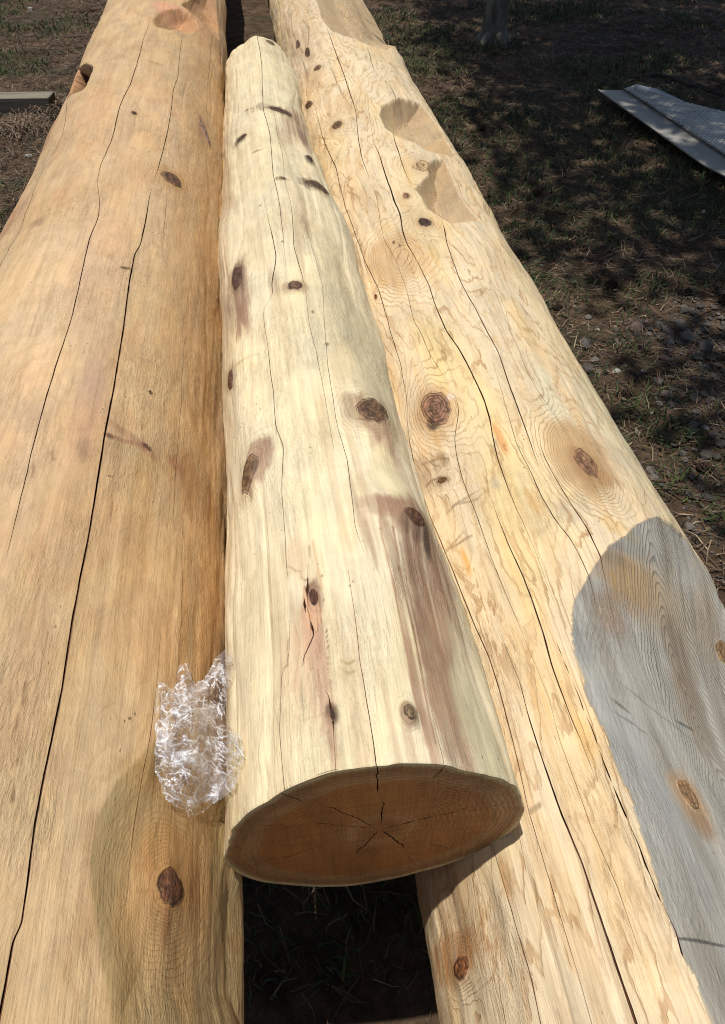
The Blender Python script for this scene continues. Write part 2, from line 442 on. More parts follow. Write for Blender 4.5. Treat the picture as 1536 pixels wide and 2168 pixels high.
# --- crack lines: (u, v, width in photo pixels); width 0 = the grain runs on unbroken
LINES = {
 'L': [
  [(230, 60, 0), (185, 150, 0), (163, 195, 1.5), (145, 232, 2.5), (142, 255, 2), (122, 305, 2.5), (102, 332, 2.5), (75, 400, 3), (57, 450, 3), (50, 475, 3), (22, 525, 3), (0, 575, 3)],
  [(325, 20, 0), (302, 85, 1.6), (295, 125, 2.5), (280, 170, 2.5), (255, 230, 3), (250, 252, 3), (235, 305, 2.5), (215, 350, 2.5), (206, 395, 1), (212, 418, 1.5), (210, 450, 2.2), (207, 470, 3), (192, 500, 3.5), (177, 565, 3.5), (155, 660, 3.5), (141, 700, 3.5), (117, 775, 4), (102, 830, 4.5), (65, 965, 4), (40, 1075, 3), (20, 1160, 1.5), (5, 1220, 0)],
  [(386, 60, 0), (382, 100, 1.5), (377, 165, 1.8), (367, 190, 2), (357, 265, 2.5), (345, 320, 3), (332, 365, 2), (323, 395, 0), (316, 418, 2), (307, 475, 4.5), (295, 528, 4), (286, 535, 4), (272, 610, 6), (262, 695, 6), (242, 820, 6.5), (222, 920, 7), (210, 1000, 7), (192, 1125, 7.5), (172, 1220, 7.5), (157, 1300, 8), (135, 1450, 8), (107, 1590, 8), (80, 1725, 8.5), (65, 1840, 8), (50, 1950, 6), (30, 1990, 7), (20, 2045, 9), (-2, 2168, 9)],
  [(420, 100, 0), (352, 400, 0), (352, 420, 1.5), (347, 475, 1.5), (340, 560, 0), (345, 900, 0), (350, 1300, 0), (345, 1350, 1.2), (337, 1450, 1.5), (327, 1540, 3), (310, 1630, 3.5), (287, 1775, 3), (278, 1870, 1.5), (272, 1960, 0)],
  [(452, 50, 0), (447, 85, 1.2), (442, 175, 1.5), (437, 250, 1.2), (432, 420, 0), (425, 550, 1.3), (418, 660, 1.3), (405, 690, 0), (392, 720, 1.6), (385, 850, 2), (375, 980, 2.4), (371, 1100, 1.8), (385, 1135, 0.5), (394, 1200, 1.6), (389, 1330, 2.2), (382, 1425, 2), (372, 1560, 0)],
  [(470, 300, 0), (463, 700, 0), (462, 1000, 1.2), (462, 1400, 1.5), (466, 1700, 1.5), (474, 1900, 0)],
 ],
 'C': [
  [(520, 85, 0), (535, 235, 0), (550, 375, 0), (570, 470, 1), (577, 500, 3), (585, 540, 3.5), (575, 600, 4), (578, 625, 1), (556, 650, 1), (559, 700, 2), (575, 825, 2.5), (582, 900, 2.5), (597, 940, 2.5), (595, 1040, 2.5), (597, 1120, 2), (600, 1190, 2), (607, 1240, 0), (608, 1370, 1.6), (604, 1405, 1.6), (592, 1420, 1.6), (590, 1550, 2.6), (599, 1670, 3)],
  [(545, 80, 2), (555, 140, 2), (558, 235, 2), (572, 280, 2.2), (580, 375, 2.2), (595, 450, 2), (600, 500, 1.4), (608, 600, 0), (628, 900, 0), (644, 1140, 0), (648, 1215, 1.2), (648, 1238, 12), (641, 1272, 14), (648, 1300, 9), (658, 1325, 10), (662, 1338, 6), (652, 1360, 6), (640, 1385, 4), (637, 1400, 1), (660, 1430, 0), (696, 1470, 1.2), (702, 1505, 12), (705, 1525, 6), (706, 1550, 1.5), (711, 1625, 1.5)],
  [(565, 150, 0), (583, 250, 1), (600, 333, 1.2), (603, 387, 1), (619, 456, 1.3), (623, 524, 2.4), (637, 570, 2.4), (646, 606, 1), (655, 684, 1.5), (673, 746, 1.5), (690, 837, 1.4), (705, 920, 1), (716, 1000, 0), (730, 1150, 0), (740, 1224, 1.2), (753, 1315, 1.8), (762, 1397, 2.4), (768, 1425, 2.6), (790, 1565, 3.5), (799, 1638, 4)],
  [(590, 150, 0), (640, 460, 0), (660, 510, 1.2), (673, 570, 1.4), (684, 606, 1), (688, 684, 1.5), (703, 814, 2), (714, 882, 2), (737, 964, 2.6), (746, 1042, 2.6), (753, 1110, 2), (768, 1160, 1), (795, 1240, 0), (870, 1600, 0)],
  [(610, 200, 0), (720, 700, 0), (812, 1090, 0), (856, 1238, 1.3), (883, 1338, 1.4), (918, 1460, 1.6), (948, 1610, 2)],
 ],
 'R': [
  [(560, 0, 0), (656, 246, 0), (905, 1300, 0), (1040, 1802, 3), (1078, 1925, 3.5), (1113, 2045, 4), (1142, 2168, 4)],
  [(640, 120, 0), (660, 200, 0), (673, 246, 1.2), (687, 301, 3.2), (714, 360, 3.2), (728, 433, 3), (751, 492, 2.5), (769, 547, 3), (801, 611, 3.2), (826, 697, 3), (849, 768, 3), (860, 837, 2.4), (863, 896, 2), (872, 951, 3), (887, 1020, 3), (910, 1087, 3), (951, 1192, 4.5), (992, 1302, 5), (1032, 1397, 5), (1050, 1450, 5), (1085, 1585, 4), (1103, 1660, 3), (1117, 1725, 3), (1148, 1825, 3), (1183, 1940, 2.6), (1215, 2048, 2)],
  [(650, 20, 0), (680, 150, 0), (740, 350, 0), (843, 640, 0), (905, 850, 0), (932, 960, 0), (985, 1130, 0), (1040, 1290, 0), (1062, 1360, 1.5), (1093, 1435, 2.5), (1118, 1525, 4.5), (1148, 1615, 5.5), (1183, 1720, 6.5), (1228, 1825, 8), (1268, 1940, 8.5), (1303, 2045, 9), (1346, 2168, 9)],
  [(690, 50, 0), (701, 82, 2), (714, 118, 3), (728, 155, 2.5), (739, 191, 3.5), (755, 237, 1.5), (758, 290, 3), (765, 330, 3), (774, 355, 2), (785, 385, 0), (796, 410, 1.5), (810, 501, 1.5), (837, 547, 1.4), (856, 600, 1.4), (874, 675, 2), (890, 700, 2), (906, 741, 2), (935, 787, 1), (952, 815, 0), (966, 841, 2), (968, 873, 3), (959, 915, 3.4), (963, 955, 3), (979, 1015, 3), (1012, 1097, 3), (1041, 1184, 2.4), (1078, 1275, 1.8), (1118, 1375, 1), (1158, 1470, 1.2), (1183, 1565, 1.5), (1218, 1660, 2), (1248, 1745, 2), (1308, 1880, 2), (1343, 1985, 1.4), (1370, 2060, 0)],
  [(720, 60, 0), (780, 319, 0), (838, 510, 0), (918, 700, 0), (995, 840, 0), (1008, 915, 0), (1030, 1030, 0.3), (1053, 1093, 2.2), (1078, 1155, 4.5), (1107, 1217, 5.5), (1123, 1259, 6), (1150, 1340, 7), (1165, 1400, 6), (1183, 1450, 5.5), (1208, 1515, 4), (1228, 1560, 2.4), (1250, 1620, 1), (1290, 1740, 0)],
  [(740, 60, 0), (791, 319, 0), (849, 510, 0), (933, 700, 0), (1010, 840, 0), (1026, 915, 0), (1050, 1040, 0), (1078, 1093, 0), (1175, 1350, 0), (1184, 1370, 3), (1190, 1388, 0), (1198, 1405, 4), (1206, 1425, 0), (1225, 1468, 3), (1232, 1490, 5), (1236, 1502, 0), (1250, 1530, 3), (1262, 1562, 5), (1265, 1574, 0), (1279, 1612, 4), (1290, 1640, 6), (1296, 1655, 0), (1305, 1678, 5), (1325, 1722, 6), (1329, 1732, 0), (1353, 1787, 5), (1367, 1828, 6), (1378, 1850, 2), (1394, 1893, 5), (1402, 1910, 0), (1431, 1968, 5), (1444, 2015, 6), (1449, 2028, 0)],
  [(765, 150, 0), (790, 300, 1.2), (801, 319, 2.5), (815, 365, 4.5), (831, 410, 5.5), (833, 421, 6), (847, 447, 5), (851, 483, 5.5), (860, 510, 3.5), (883, 547, 2.4), (906, 592, 3.5), (920, 638, 4), (945, 697, 5), (974, 737, 5), (999, 783, 6), (1024, 832, 6), (1037, 878, 6), (1043, 919, 5), (1053, 965, 4.5), (1070, 1015, 3.5), (1090, 1064, 2.4), (1111, 1110, 1.4), (1140, 1180, 1), (1180, 1290, 0.6), (1215, 1380, 0)],
  [(778, 100, 0), (820, 300, 0), (905, 470, 0), (970, 640, 0), (1040, 745, 0.4), (1074, 857, 1.4), (1095, 932, 2.4), (1128, 998, 3.4), (1148, 1048, 3.6), (1173, 1093, 3.6), (1206, 1135, 3.6), (1231, 1176, 3.6), (1250, 1226, 3.4), (1262, 1275, 1.6), (1290, 1345, 1.2), (1330, 1420, 1), (1370, 1530, 0)],
  [(760, 90, 0), (769, 109, 1.6), (787, 141, 2), (800, 160, 0), (819, 173, 1), (837, 205, 2.4), (835, 250, 0), (833, 292, 2.5), (844, 319, 3), (856, 360, 2), (890, 420, 0), (940, 470, 0.8), (943, 485, 4), (947, 510, 3), (974, 583, 3), (1006, 647, 3.5), (1032, 700, 3.8), (1057, 745, 4), (1082, 816, 4.6), (1107, 882, 4.6), (1123, 923, 4), (1138, 965, 1.8), (1165, 1010, 0), (1195, 1062, 0), (1258, 1190, 0)],
  [(850, 180, 0), (990, 520, 0), (1085, 780, 0), (1144, 932, 0.3), (1157, 965, 3), (1181, 1010, 3.4), (1214, 1072, 4.4), (1243, 1114, 5), (1264, 1159, 5), (1274, 1188, 5), (1285, 1238, 2.6), (1306, 1330, 1.8), (1340, 1450, 1), (1370, 1530, 0)],
  [(880, 200, 0), (1020, 540, 0), (1082, 700, 1.6), (1115, 779, 1.8), (1150, 840, 1.6), (1190, 900, 1.3), (1235, 960, 0)],
  [(1180, 700, 0), (1290, 920, 0), (1340, 1030, 1), (1370, 1093, 1.6), (1374, 1150, 2), (1376, 1197, 2), (1385, 1260, 1.5), (1420, 1400, 1), (1460, 1500, 0)],
 ]}

def resolve_line(log, pts):
    ys, ths, ws = [], [], []
    for u, v, w in pts:
        y, th, t = log.hit(u, v)
        ys.append(y); ths.append(th); ws.append(w*t/FPX)
    o = np.argsort(ys)
    return np.array(ys)[o], np.array(ths)[o], np.array(ws)[o]*.52

# ---- ellipse features in surface coordinates
class Ell:
    def __init__(s, log, u, v, du, dv, rot=0.0):
        s.log = log
        y0, t0, d = log.hit(u, v)
        dirv = (np.array([u, v])-VP); dirv /= np.linalg.norm(dirv)
        y1, t1, _ = log.hit(u+dirv[0]*dv*.5, v+dirv[1]*dv*.5)
        y2, t2, _ = log.hit(u-dirv[0]*dv*.5, v-dirv[1]*dv*.5)
        s.y0, s.t0 = y0, t0
        s.sy = max(abs(y1-y2), 0.002)
        _, ta, _ = log.hit(u+du*.5, v); _, tb, _ = log.hit(u-du*.5, v)
        s.sa = max(abs(ta-tb)*log.Rref, 0.0015)
        s.rot = math.radians(rot)
    def local(s, y, th):
        a = (th-s.t0)*s.log.Rref; b = y-s.y0
        c, n = math.cos(s.rot), math.sin(s.rot)
        return (a*c+b*n)/s.sa, (-a*n+b*c)/s.sy
    def rho(s, y, th, nz=0.0, seed=0, f=1.6):
        p, q = s.local(y, th)
        r = np.hypot(p, q)
        if nz: r = r+(fbm(p*f+7, q*f+3, seed, 4)-.5)*2*nz
        return r

def LG(k): return {'L': LOG_L, 'C': LOG_C, 'R': LOG_R}[k]

# stains and painted flank shade: log, u, v, half width px, half length px, rot, colour, strength, softness, noise
STAINS_AND_SHADE = {
 'L': [
  (330, 330, 150, 200, 0, A(228, 190, 148), .35, .8, .3), (120, 620, 110, 200, 0, A(236, 205, 165), .5, .8, .4), (60, 900, 120, 220, 0, A(232, 196, 158), .5, .8, .4),
  (215, 560, 60, 150, 0, A(205, 168, 138), .45, .7, .4), (190, 850, 40, 110, 0, A(190, 150, 125), .5, .6, .4), (85, 885, 40, 40, 0, A(160, 135, 115), .35, .8, .4),
  (30, 1170, 90, 70, 0, A(218, 178, 136), .5, .7, .5), (335, 980, 90, 40, 20, A(176, 146, 100), .5, .8, .4), (430, 1040, 40, 80, 20, A(140, 92, 50), .7, .7, .6),
  (300, 945, 85, 9, -28, A(165, 110, 85), .7, .7, .4), (311, 948, 12, 5, -25, A(70, 38, 36), .95, .3, .2), (232, 925, 10, 5, -25, A(110, 72, 60), .8, .4, .2), (375, 985, 22, 14, -35, A(168, 106, 82), .75, .7, .4),
  (310, 1100, 60, 130, 0, A(188, 152, 104), .5, .6, .5), (250, 1300, 50, 160, 0, A(205, 168, 118), .5, .5, .5),
  (130, 1615, 32, 42, 0, A(165, 135, 105), .35, .8, .5), 
  (390, 1850, 70, 95, 0, A(196, 138, 78), .85, .6, .4), (362, 1780, 40, 60, 0, A(200, 160, 102), .6, .6, .4), (330, 1650, 70, 40, 0, A(190, 150, 92), .6, .7, .4), (355, 1960, 14, 60, 0, A(140, 95, 58), .7, .8, .4),
  (440, 1000, 32, 700, 0, A(186, 142, 90), .5, .7, .5), (440, 1500, 45, 500, 0, A(192, 148, 94), .5, .7, .5), (420, 400, 40, 500, 0, A(206, 160, 104), .5, .8, .4),  # long right-flank bands: browner wood, partly the flank's shade painted in
  (130, 180, 60, 60, 0, A(215, 160, 115), .6, .8, .3), (200, 240, 40, 70, 0, A(216, 172, 128), .6, .8, .3), (100, 290, 20, 60, 0, A(170, 115, 80), .6, .8, .3), (20, 470, 25, 50, 0, A(170, 118, 90), .6, .8, .4),
  (80, 475, 14, 12, 0, A(150, 120, 95), .6, .6, .5), (320, 830, 5, 4, 0, A(60, 35, 22), .95, .3, .2), (265, 572, 12, 3, 20, A(80, 55, 35), .8, .5, .3), (282, 1515, 3, 3, 0, A(40, 25, 18), .95, .3, .1),
  (232, 1010, 6, 2, 0, A(90, 70, 50), .8, .3, .1), (185, 955, 20, 25, 0, A(160, 130, 105), .5, .8, .5), (107, 965, 20, 30, 0, A(190, 155, 120), .5, .8, .5), (360, 384, 34, 22, 0, A(196, 152, 96), .7, .7, .4), (425, 275, 10, 26, 0, A(160, 120, 95), .6, .6, .3),
  (375, 45, 60, 30, 0, A(225, 165, 130), .8, .3, .2), (430, 40, 40, 50, 0, A(205, 160, 112), .7, .4, .2),
 ],
 'C': [
  (600, 300, 120, 260, 0, A(232, 222, 180), .5, .8, .3), (590, 900, 110, 260, 0, A(246, 232, 184), .5, .8, .3), (600, 1560, 130, 200, 0, A(250, 234, 184), .6, .8, .3),
  (508, 630, 22, 74, 0, A(170, 122, 96), .9, .5, .5), (507, 590, 12, 32, 0, A(95, 68, 52), .8, .6, .5), (482, 560, 8, 180, 0, A(176, 132, 104), .5, .6, .4), (478, 330, 7, 120, 0, A(180, 140, 110), .5, .6, .4),
  (548, 975, 30, 42, -20, A(186, 138, 112), .85, .35, .3), (528, 1035, 5, 24, 0, A(160, 115, 90), .8, .6, .3), (560, 950, 14, 26, -20, A(150, 105, 82), .5, .8, .3),
  (792, 880, 40, 46, 10, A(150, 112, 84), .95, .4, .4), (815, 950, 24, 70, 0, A(172, 130, 104), .85, .6, .4), (790, 800, 10, 60, 0, A(196, 168, 130), .6, .8, .3),
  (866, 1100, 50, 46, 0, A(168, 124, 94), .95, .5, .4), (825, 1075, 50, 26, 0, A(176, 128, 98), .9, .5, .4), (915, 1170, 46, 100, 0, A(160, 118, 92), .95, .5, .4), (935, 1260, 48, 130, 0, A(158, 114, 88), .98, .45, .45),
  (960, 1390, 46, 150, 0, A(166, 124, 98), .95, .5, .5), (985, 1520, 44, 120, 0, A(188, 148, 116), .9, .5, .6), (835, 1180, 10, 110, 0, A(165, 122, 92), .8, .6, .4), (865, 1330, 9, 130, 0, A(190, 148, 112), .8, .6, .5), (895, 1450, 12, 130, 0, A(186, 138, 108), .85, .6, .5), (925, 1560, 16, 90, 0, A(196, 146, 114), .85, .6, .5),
  (760, 1080, 8, 90, 0, A(180, 140, 110), .6, .7, .4), (785, 1140, 7, 70, 0, A(176, 134, 104), .7, .7, .4),
  (872, 1120, 22, 22, 0, A(92, 64, 48), .8, .7, .5), (905, 1145, 7, 34, 0, A(50, 32, 24), .9, .6, .3),
  (662, 1262, 19, 36, 0, A(130, 84, 62), .95, .5, .4), (655, 1330, 26, 70, 0, A(214, 160, 124), .9, .6, .4), (650, 1420, 46, 130, 0, A(222, 178, 144), .75, .7, .5), (690, 1450, 14, 130, 0, A(190, 136, 108), .8, .7, .5), (625, 1330, 14, 90, 0, A(214, 168, 128), .6, .7, .5), (617, 1180, 26, 50, 0, A(226, 190, 146), .6, .7, .5),
  (705, 1512, 14, 26, 0, A(96, 60, 46), .95, .5, .3), (706, 1570, 8, 60, 0, A(196, 150, 116), .8, .7, .3), (868, 1510, 19, 28, 0, A(150, 112, 84), .9, .5, .3), (868, 1560, 10, 50, 0, A(190, 148, 112), .8, .7, .4), (735, 1420, 26, 16, 0, A(206, 180, 130), .6, .7, .6),
  (590, 230, 46, 9, -12, A(110, 82, 58), .9, .5, .6), (632, 268, 26, 46, -12, A(178, 140, 112), .85, .6, .4), (655, 300, 12, 22, 0, A(140, 100, 84), .8, .7, .4), (515, 296, 16, 8, 15, A(110, 84, 60), .9, .6, .5),
  (668, 396, 24, 15, -20, A(110, 84, 62), .9, .5, .4), (655, 340, 6, 10, 0, A(80, 58, 44), .9, .6, .3), (598, 386, 12, 5, 0, A(130, 105, 76), .8, .6, .4), (640, 430, 7, 50, 0, A(190, 160, 120), .6, .7, .4),
  (602, 480, 10, 40, 0, A(200, 172, 130), .6, .7, .5), (650, 480, 12, 24, 0, A(170, 138, 104), .7, .7, .5), (626, 608, 26, 15, 0, A(165, 130, 104), .9, .5, .3), (580, 600, 9, 40, 0, A(166, 132, 104), .7, .7, .4), (600, 700, 9, 80, 0, A(214, 184, 146), .5, .8, .4),
  (490, 802, 12, 34, 0, A(150, 112, 84), .85, .6, .4), (640, 560, 6, 120, 0, A(196, 168, 130), .6, .7, .4), (640, 700, 100, 100, 0, A(236, 222, 176), .4, .9, .3), (725, 620, 40, 200, 0, A(210, 196, 154), .8, .3, .25), (790, 760, 30, 150, 0, A(204, 194, 156), .8, .3, .25), (1040, 1540, 26, 160, 0, A(200, 196, 154), .8, .4, .3), (1000, 1400, 12, 120, 0, A(214, 204, 164), .6, .6, .4),  # grey-green right-flank patches put the log's shaded side into its colour
  (820, 1000, 26, 60, 0, A(240, 226, 172), .85, .3, .2), (545, 100, 60, 30, 0, A(232, 214, 170), .4, .8, .3), (668, 1650, 20, 8, 0, A(226, 190, 140), .8, .5, .4),
  (663, 657, 3, 3, 0, A(90, 66, 50), .9, .4, 0), (545, 322, 12, 1.5, 0, A(90, 70, 50), .8, .4, .2), (694, 722, 5, 4, 0, A(120, 90, 66), .8, .4, 0), (552, 437, 3, 2, 0, A(50, 36, 28), .9, .4, 0), (598, 512, 3, 2, 0, A(50, 36, 28), .9, .4, 0),
 ],
 'R': [
  (950, 760, 60, 130, 0, A(246, 218, 150), .6, .7, .4), (1060, 960, 60, 160, 0, A(246, 220, 158), .6, .8, .4), (1090, 1150, 70, 160, 0, A(244, 216, 154), .6, .8, .4), (1180, 1500, 60, 260, 0, A(244, 206, 142), .6, .8, .4), (1300, 1850, 80, 260, 0, A(240, 202, 146), .5, .8, .4),
  (1130, 850, 60, 120, 0, A(236, 212, 170), .5, .7, .4), (1160, 820, 16, 60, -8, A(240, 226, 186), .9, .25, .35), (1180, 868, 22, 22, 0, A(240, 226, 188), .9, .25, .35), (1215, 700, 20, 300, 0, A(214, 204, 168), .7, .6, .4), (1310, 920, 16, 180, 0, A(208, 200, 164), .7, .6, .4),
  (1240, 965, 62, 95, -10, A(196, 160, 114), .85, .45, .3), (1245, 980, 30, 48, -10, A(168, 128, 90), .8, .6, .3), (1290, 1010, 20, 24, 0, A(180, 140, 96), .7, .6, .4), (1264, 1005, 4, 3, 0, A(50, 32, 22), .9, .4, 0),
  (922, 862, 48, 50, 0, A(190, 146, 100), .75, .6, .2), (918, 895, 15, 15, 0, A(40, 26, 20), .9, .5, .3), (952, 832, 10, 8, 0, A(236, 214, 196), .8, .5, .3), (930, 925, 22, 18, 0, A(190, 150, 90), .6, .7, .6), (930, 975, 20, 22, 0, A(150, 118, 84), .75, .6, .6), (940, 1020, 16, 10, 0, A(110, 76, 44), .85, .6, .7), (905, 1000, 30, 50, 0, A(205, 170, 134), .6, .7, .5),
  (842, 540, 72, 58, 0, A(214, 178, 130), .8, .35, .3), (900, 467, 19, 12, 0, A(190, 156, 112), .8, .6, .3), (832, 508, 4, 3, 0, A(80, 50, 36), .9, .4, 0), (845, 514, 4, 3, 0, A(80, 50, 36), .9, .4, 0),
  (716, 267, 18, 10, 15, A(190, 156, 104), .7, .6, .3), (650, 175, 34, 30, 0, A(214, 182, 140), .6, .6, .4), (745, 210, 36, 28, 0, A(220, 184, 132), .6, .7, .4), (630, 60, 40, 60, 0, A(206, 176, 140), .5, .8, .4), (893, 358, 18, 10, 0, A(200, 168, 120), .7, .6, .3), (862, 411, 9, 7, 0, A(170, 128, 90), .8, .6, .2),
  (1120, 697, 10, 6, 0, A(150, 110, 60), .7, .6, .5), (1120, 700, 20, 90, 0, A(214, 180, 120), .5, .7, .5), (1060, 920, 10, 40, 0, A(222, 160, 96), .7, .6, .5), (1130, 1060, 12, 40, 0, A(228, 176, 104), .7, .6, .5), (1305, 1110, 26, 22, 0, A(230, 190, 120), .6, .6, .5), (985, 1190, 8, 36, 0, A(226, 166, 80), .7, .5, .5), (1140, 1480, 12, 80, 0, A(232, 180, 104), .6, .6, .6), (1070, 1860, 14, 60, 0, A(214, 158, 92), .6, .6, .6), (1240, 1560, 18, 60, 0, A(240, 196, 122), .6, .6, .5),
  (1050, 1020, 12, 16, 0, A(176, 166, 150), .5, .7, .6), (1210, 1080, 22, 30, 0, A(196, 178, 150), .5, .7, .6), (1240, 1060, 20, 30, 0, A(190, 176, 150), .5, .7, .6), (965, 2020, 60, 60, 0, A(190, 132, 78), .85, .6, .5), (950, 1900, 50, 160, 0, A(204, 160, 110), .5, .7, .5), (980, 1060, 50, 3, 20, A(160, 134, 106), .6, .6, .3), (960, 1150, 36, 3, 20, A(160, 134, 106), .6, .6, .3),
  (820, 480, 20, 10, 0, A(224, 190, 130), .6, .7, .4), (920, 530, 12, 30, 0, A(224, 184, 116), .6, .7, .6), (870, 380, 8, 30, 0, A(220, 184, 120), .6, .7, .6), (800, 320, 40, 60, 0, A(238, 216, 178), .5, .8, .3),
 ],
 # painted on the grey sawn face
 'G': [
  (1345, 1240, 60, 90, 0, A(170, 138, 98), .9, .7, .5), (1300, 1310, 30, 60, 0, A(150, 118, 84), .5, .8, .5), (1400, 1280, 60, 120, 0, A(170, 148, 114), .55, .8, .5), (1500, 1330, 30, 120, 0, A(152, 132, 106), .5, .7, .5),
  (1440, 1400, 24, 120, 0, A(128, 110, 88), .7, .6, .5), (1470, 1520, 26, 130, 0, A(132, 112, 88), .6, .7, .5), (1340, 1600, 60, 220, 0, A(170, 170, 164), .5, .8, .4), (1465, 1690, 26, 70, 0, A(168, 136, 100), .85, .6, .4), (1495, 1750, 18, 40, 0, A(142, 112, 82), .7, .7, .5),
  (1318, 1495, 16, 5, -35, A(96, 96, 86), .8, .4, .4), (1400, 1515, 60, 3, -22, A(120, 116, 106), .6, .4, .3), (1450, 1538, 14, 5, -10, A(84, 86, 80), .8, .5, .4), (1340, 1530, 30, 3, -22, A(110, 108, 100), .7, .4, .3),
  (1330, 1130, 30, 20, 0, A(176, 164, 136), .6, .7, .5), (1490, 1993, 60, 3, -4, A(70, 68, 64), .8, .4, .2), (1225, 1350, 16, 80, 0, A(128, 130, 124), .6, .7, .5), (1300, 1180, 30, 30, 0, A(138, 126, 104), .6, .7, .5),
 ]}
# knots that get a mesh of their own: u, v, half width, half length, rot, colour, dark rim, height, label
KNOTS = {
 'L': [(362, 1880, 27, 40, 8, A(110, 70, 46), .9, .004, 'large reddish brown knot with a black rim'), (361, 386, 22, 10, -25, A(112, 80, 56), .6, .002, None), (284, 247, 6, 3, 0, A(90, 58, 38), .7, .001, None), (430, 282, 6, 16, 20, A(160, 132, 112), .5, .001, None), (210, 49, 7, 7, 0, A(96, 60, 40), .6, -.002, None)],
 'C': [(529, 1003, 17, 32, -22, A(132, 102, 72), .9, .003, 'oval brown knot ringed with a thin dark line'), (785, 875, 26, 24, 0, A(112, 84, 60), .5, .002, 'rough torn brown knot'), (626, 608, 15, 9, 0, A(118, 90, 70), .8, .003, None), (868, 1506, 12, 17, 0, A(150, 126, 94), 1.0, .005, None), (662, 1258, 10, 17, 0, A(84, 48, 34), .5, -.002, 'small dark split knot with torn splinters'), (870, 1104, 18, 14, -20, A(104, 74, 54), .4, .004, None),
       (508, 592, 9, 22, 0, A(92, 66, 50), .5, .001, None), (594, 232, 24, 5, -14, A(90, 66, 46), .5, .001, None), (516, 296, 10, 4, 15, A(90, 66, 46), .5, .001, None), (670, 397, 17, 8, -25, A(92, 70, 50), .8, .002, None), (599, 387, 6, 3, 0, A(130, 104, 74), .6, .001, None), (490, 804, 6, 18, 0, A(110, 78, 56), .6, .001, None), (704, 1512, 5, 13, 0, A(70, 40, 30), .4, 0, None), (572, 93, 8, 4, 0, A(130, 108, 80), .5, .001, None), (655, 337, 4, 7, 0, A(70, 50, 38), .5, .001, None), (696, 1650, 22, 6, 0, A(160, 120, 80), .7, .004, 'chipped bark edged knot on the rim of the sawn end')],
 'R': [(922, 861, 32, 33, 0, A(142, 104, 80), 1.0, .004, 'large round brown knot with a black gap beneath'), (1243, 976, 20, 34, 0, A(150, 112, 82), 1.0, .003, 'oval brown knot in a halo of rings'), (900, 467, 13, 9, 0, A(70, 50, 38), .9, .002, None), (716, 267, 10, 7, 18, A(110, 84, 58), .7, .001, None), (650, 109, 6, 8, 0, A(90, 66, 46), .6, .001, None), (632, 95, 5, 7, 0, A(110, 84, 60), .6, .001, None), (673, 144, 8, 5, 20, A(120, 94, 64), .6, .001, None), (655, 222, 7, 8, 15, A(100, 72, 50), .6, .001, None), (893, 357, 17, 11, 0, A(202, 170, 124), .8, .002, None), (860, 411, 7, 5, 0, A(150, 110, 76), .6, .001, None), (940, 1020, 9, 6, 0, A(120, 84, 46), .8, .003, None), (796, 628, 3, 5, 0, A(120, 70, 50), .6, .001, None), (972, 2050, 16, 24, 0, A(150, 96, 60), .6, .002, 'reddish knot at the lower edge of the log'), (1528, 1380, 12, 30, 0, A(140, 112, 80), .9, .002, 'orange brown knot in the grey sawn face'), (1459, 1680, 14, 36, -12, A(164, 128, 90), .6, .0015, 'long brown knot in the grey sawn face')],
}

BASE = {'L': A(214, 182, 137), 'C': A(245, 228, 190), 'R': A(238, 216, 178)}
RESOLVED = {}
for k in 'LCR':
    lg = LG(k)
    RESOLVED[k] = dict(
        stains_and_shade=[(Ell(lg, *q[:5]), q[5], q[6], q[7], q[8]) for q in STAINS_AND_SHADE[k]],
        grey=[(Ell(lg, *q[:5]), q[5], q[6], q[7], q[8]) for q in STAINS_AND_SHADE['G']] if k == 'R' else [],
        knots=[(Ell(lg, *q[:5]), *q[5:]) for q in KNOTS[k]])

def lumps(k, y, th):
    """gentle unevenness of a hand peeled log, in metres"""
    lg = LG(k); a = th*lg.Rref; sd = int(lg.seed)*13
    c, s_ = np.cos(th), np.sin(th)
    big = (fbm(y*1.1+c*.8, s_*1.3+y*.2, sd, 2)-.5)
    mid = (fbm(y*4+c*1.5, a*9+5, sd+1, 3)-.5)
    fine = (fbm(y*22, a*40+9, sd+2, 3)-.5)
    amp = {'L': (.012, .006, .0016), 'C': (.014, .009, .0014), 'R': (.014, .009, .0016)}[k]
    h = big*amp[0]*2+mid*amp[1]*2+fine*amp[2]*2
    # long shallow draw knife flats
    flat = np.abs(fbm(a*16+3, y*1.6, sd+4, 2)-.5)*2
    h = h-np.clip(.25-flat, 0, 1)*amp[1]*1.2
    for e, col, rim, hh, lab in RESOLVED[k]['knots']:
        m = (np.abs(y-e.y0) < e.sy*5+.02) & (np.abs(th-e.t0)*lg.Rref < e.sa*5+.02)
        if m.any():
            r = e.rho(y[m], th[m]); h[m] += hh*1.5*np.exp(-(r/1.7)**2)
    if k == 'R':
        for u, v, du, dv, hh in ((848, 125, 40, 26, .014), (1020, 432, 26, 20, .012), (925, 270, 20, 10, .004), (845, 540, 70, 60, -.005), (1240, 970, 50, 90, -.006)):
            e = Ell_cached('R', u, v, du, dv); r = e.rho(y, th); h = h+hh*np.exp(-r*r)
    if k == 'C':
        for u, v, du, dv, hh in ((870, 1090, 50, 60, .010), (790, 860, 40, 50, .008), (480, 520, 14, 60, .004), (625, 300, 40, 60, -.006), (930, 1320, 50, 200, -.006), (740, 640, 26, 200, -.005), (650, 450, 70, 20, .004)):
            e = Ell_cached('C', u, v, du, dv); r = e.rho(y, th); h = h+hh*np.exp(-r*r)
    if k == 'L':
        for u, v, du, dv, hh in ((118, 262, 34, 40, .008), (215, 70, 30, 40, .010), (300, 140, 100, 60, .004)):
            e = Ell_cached('L', u, v, du, dv); r = e.rho(y, th); h = h+hh*np.exp(-r*r)
    return h
_EC = {}
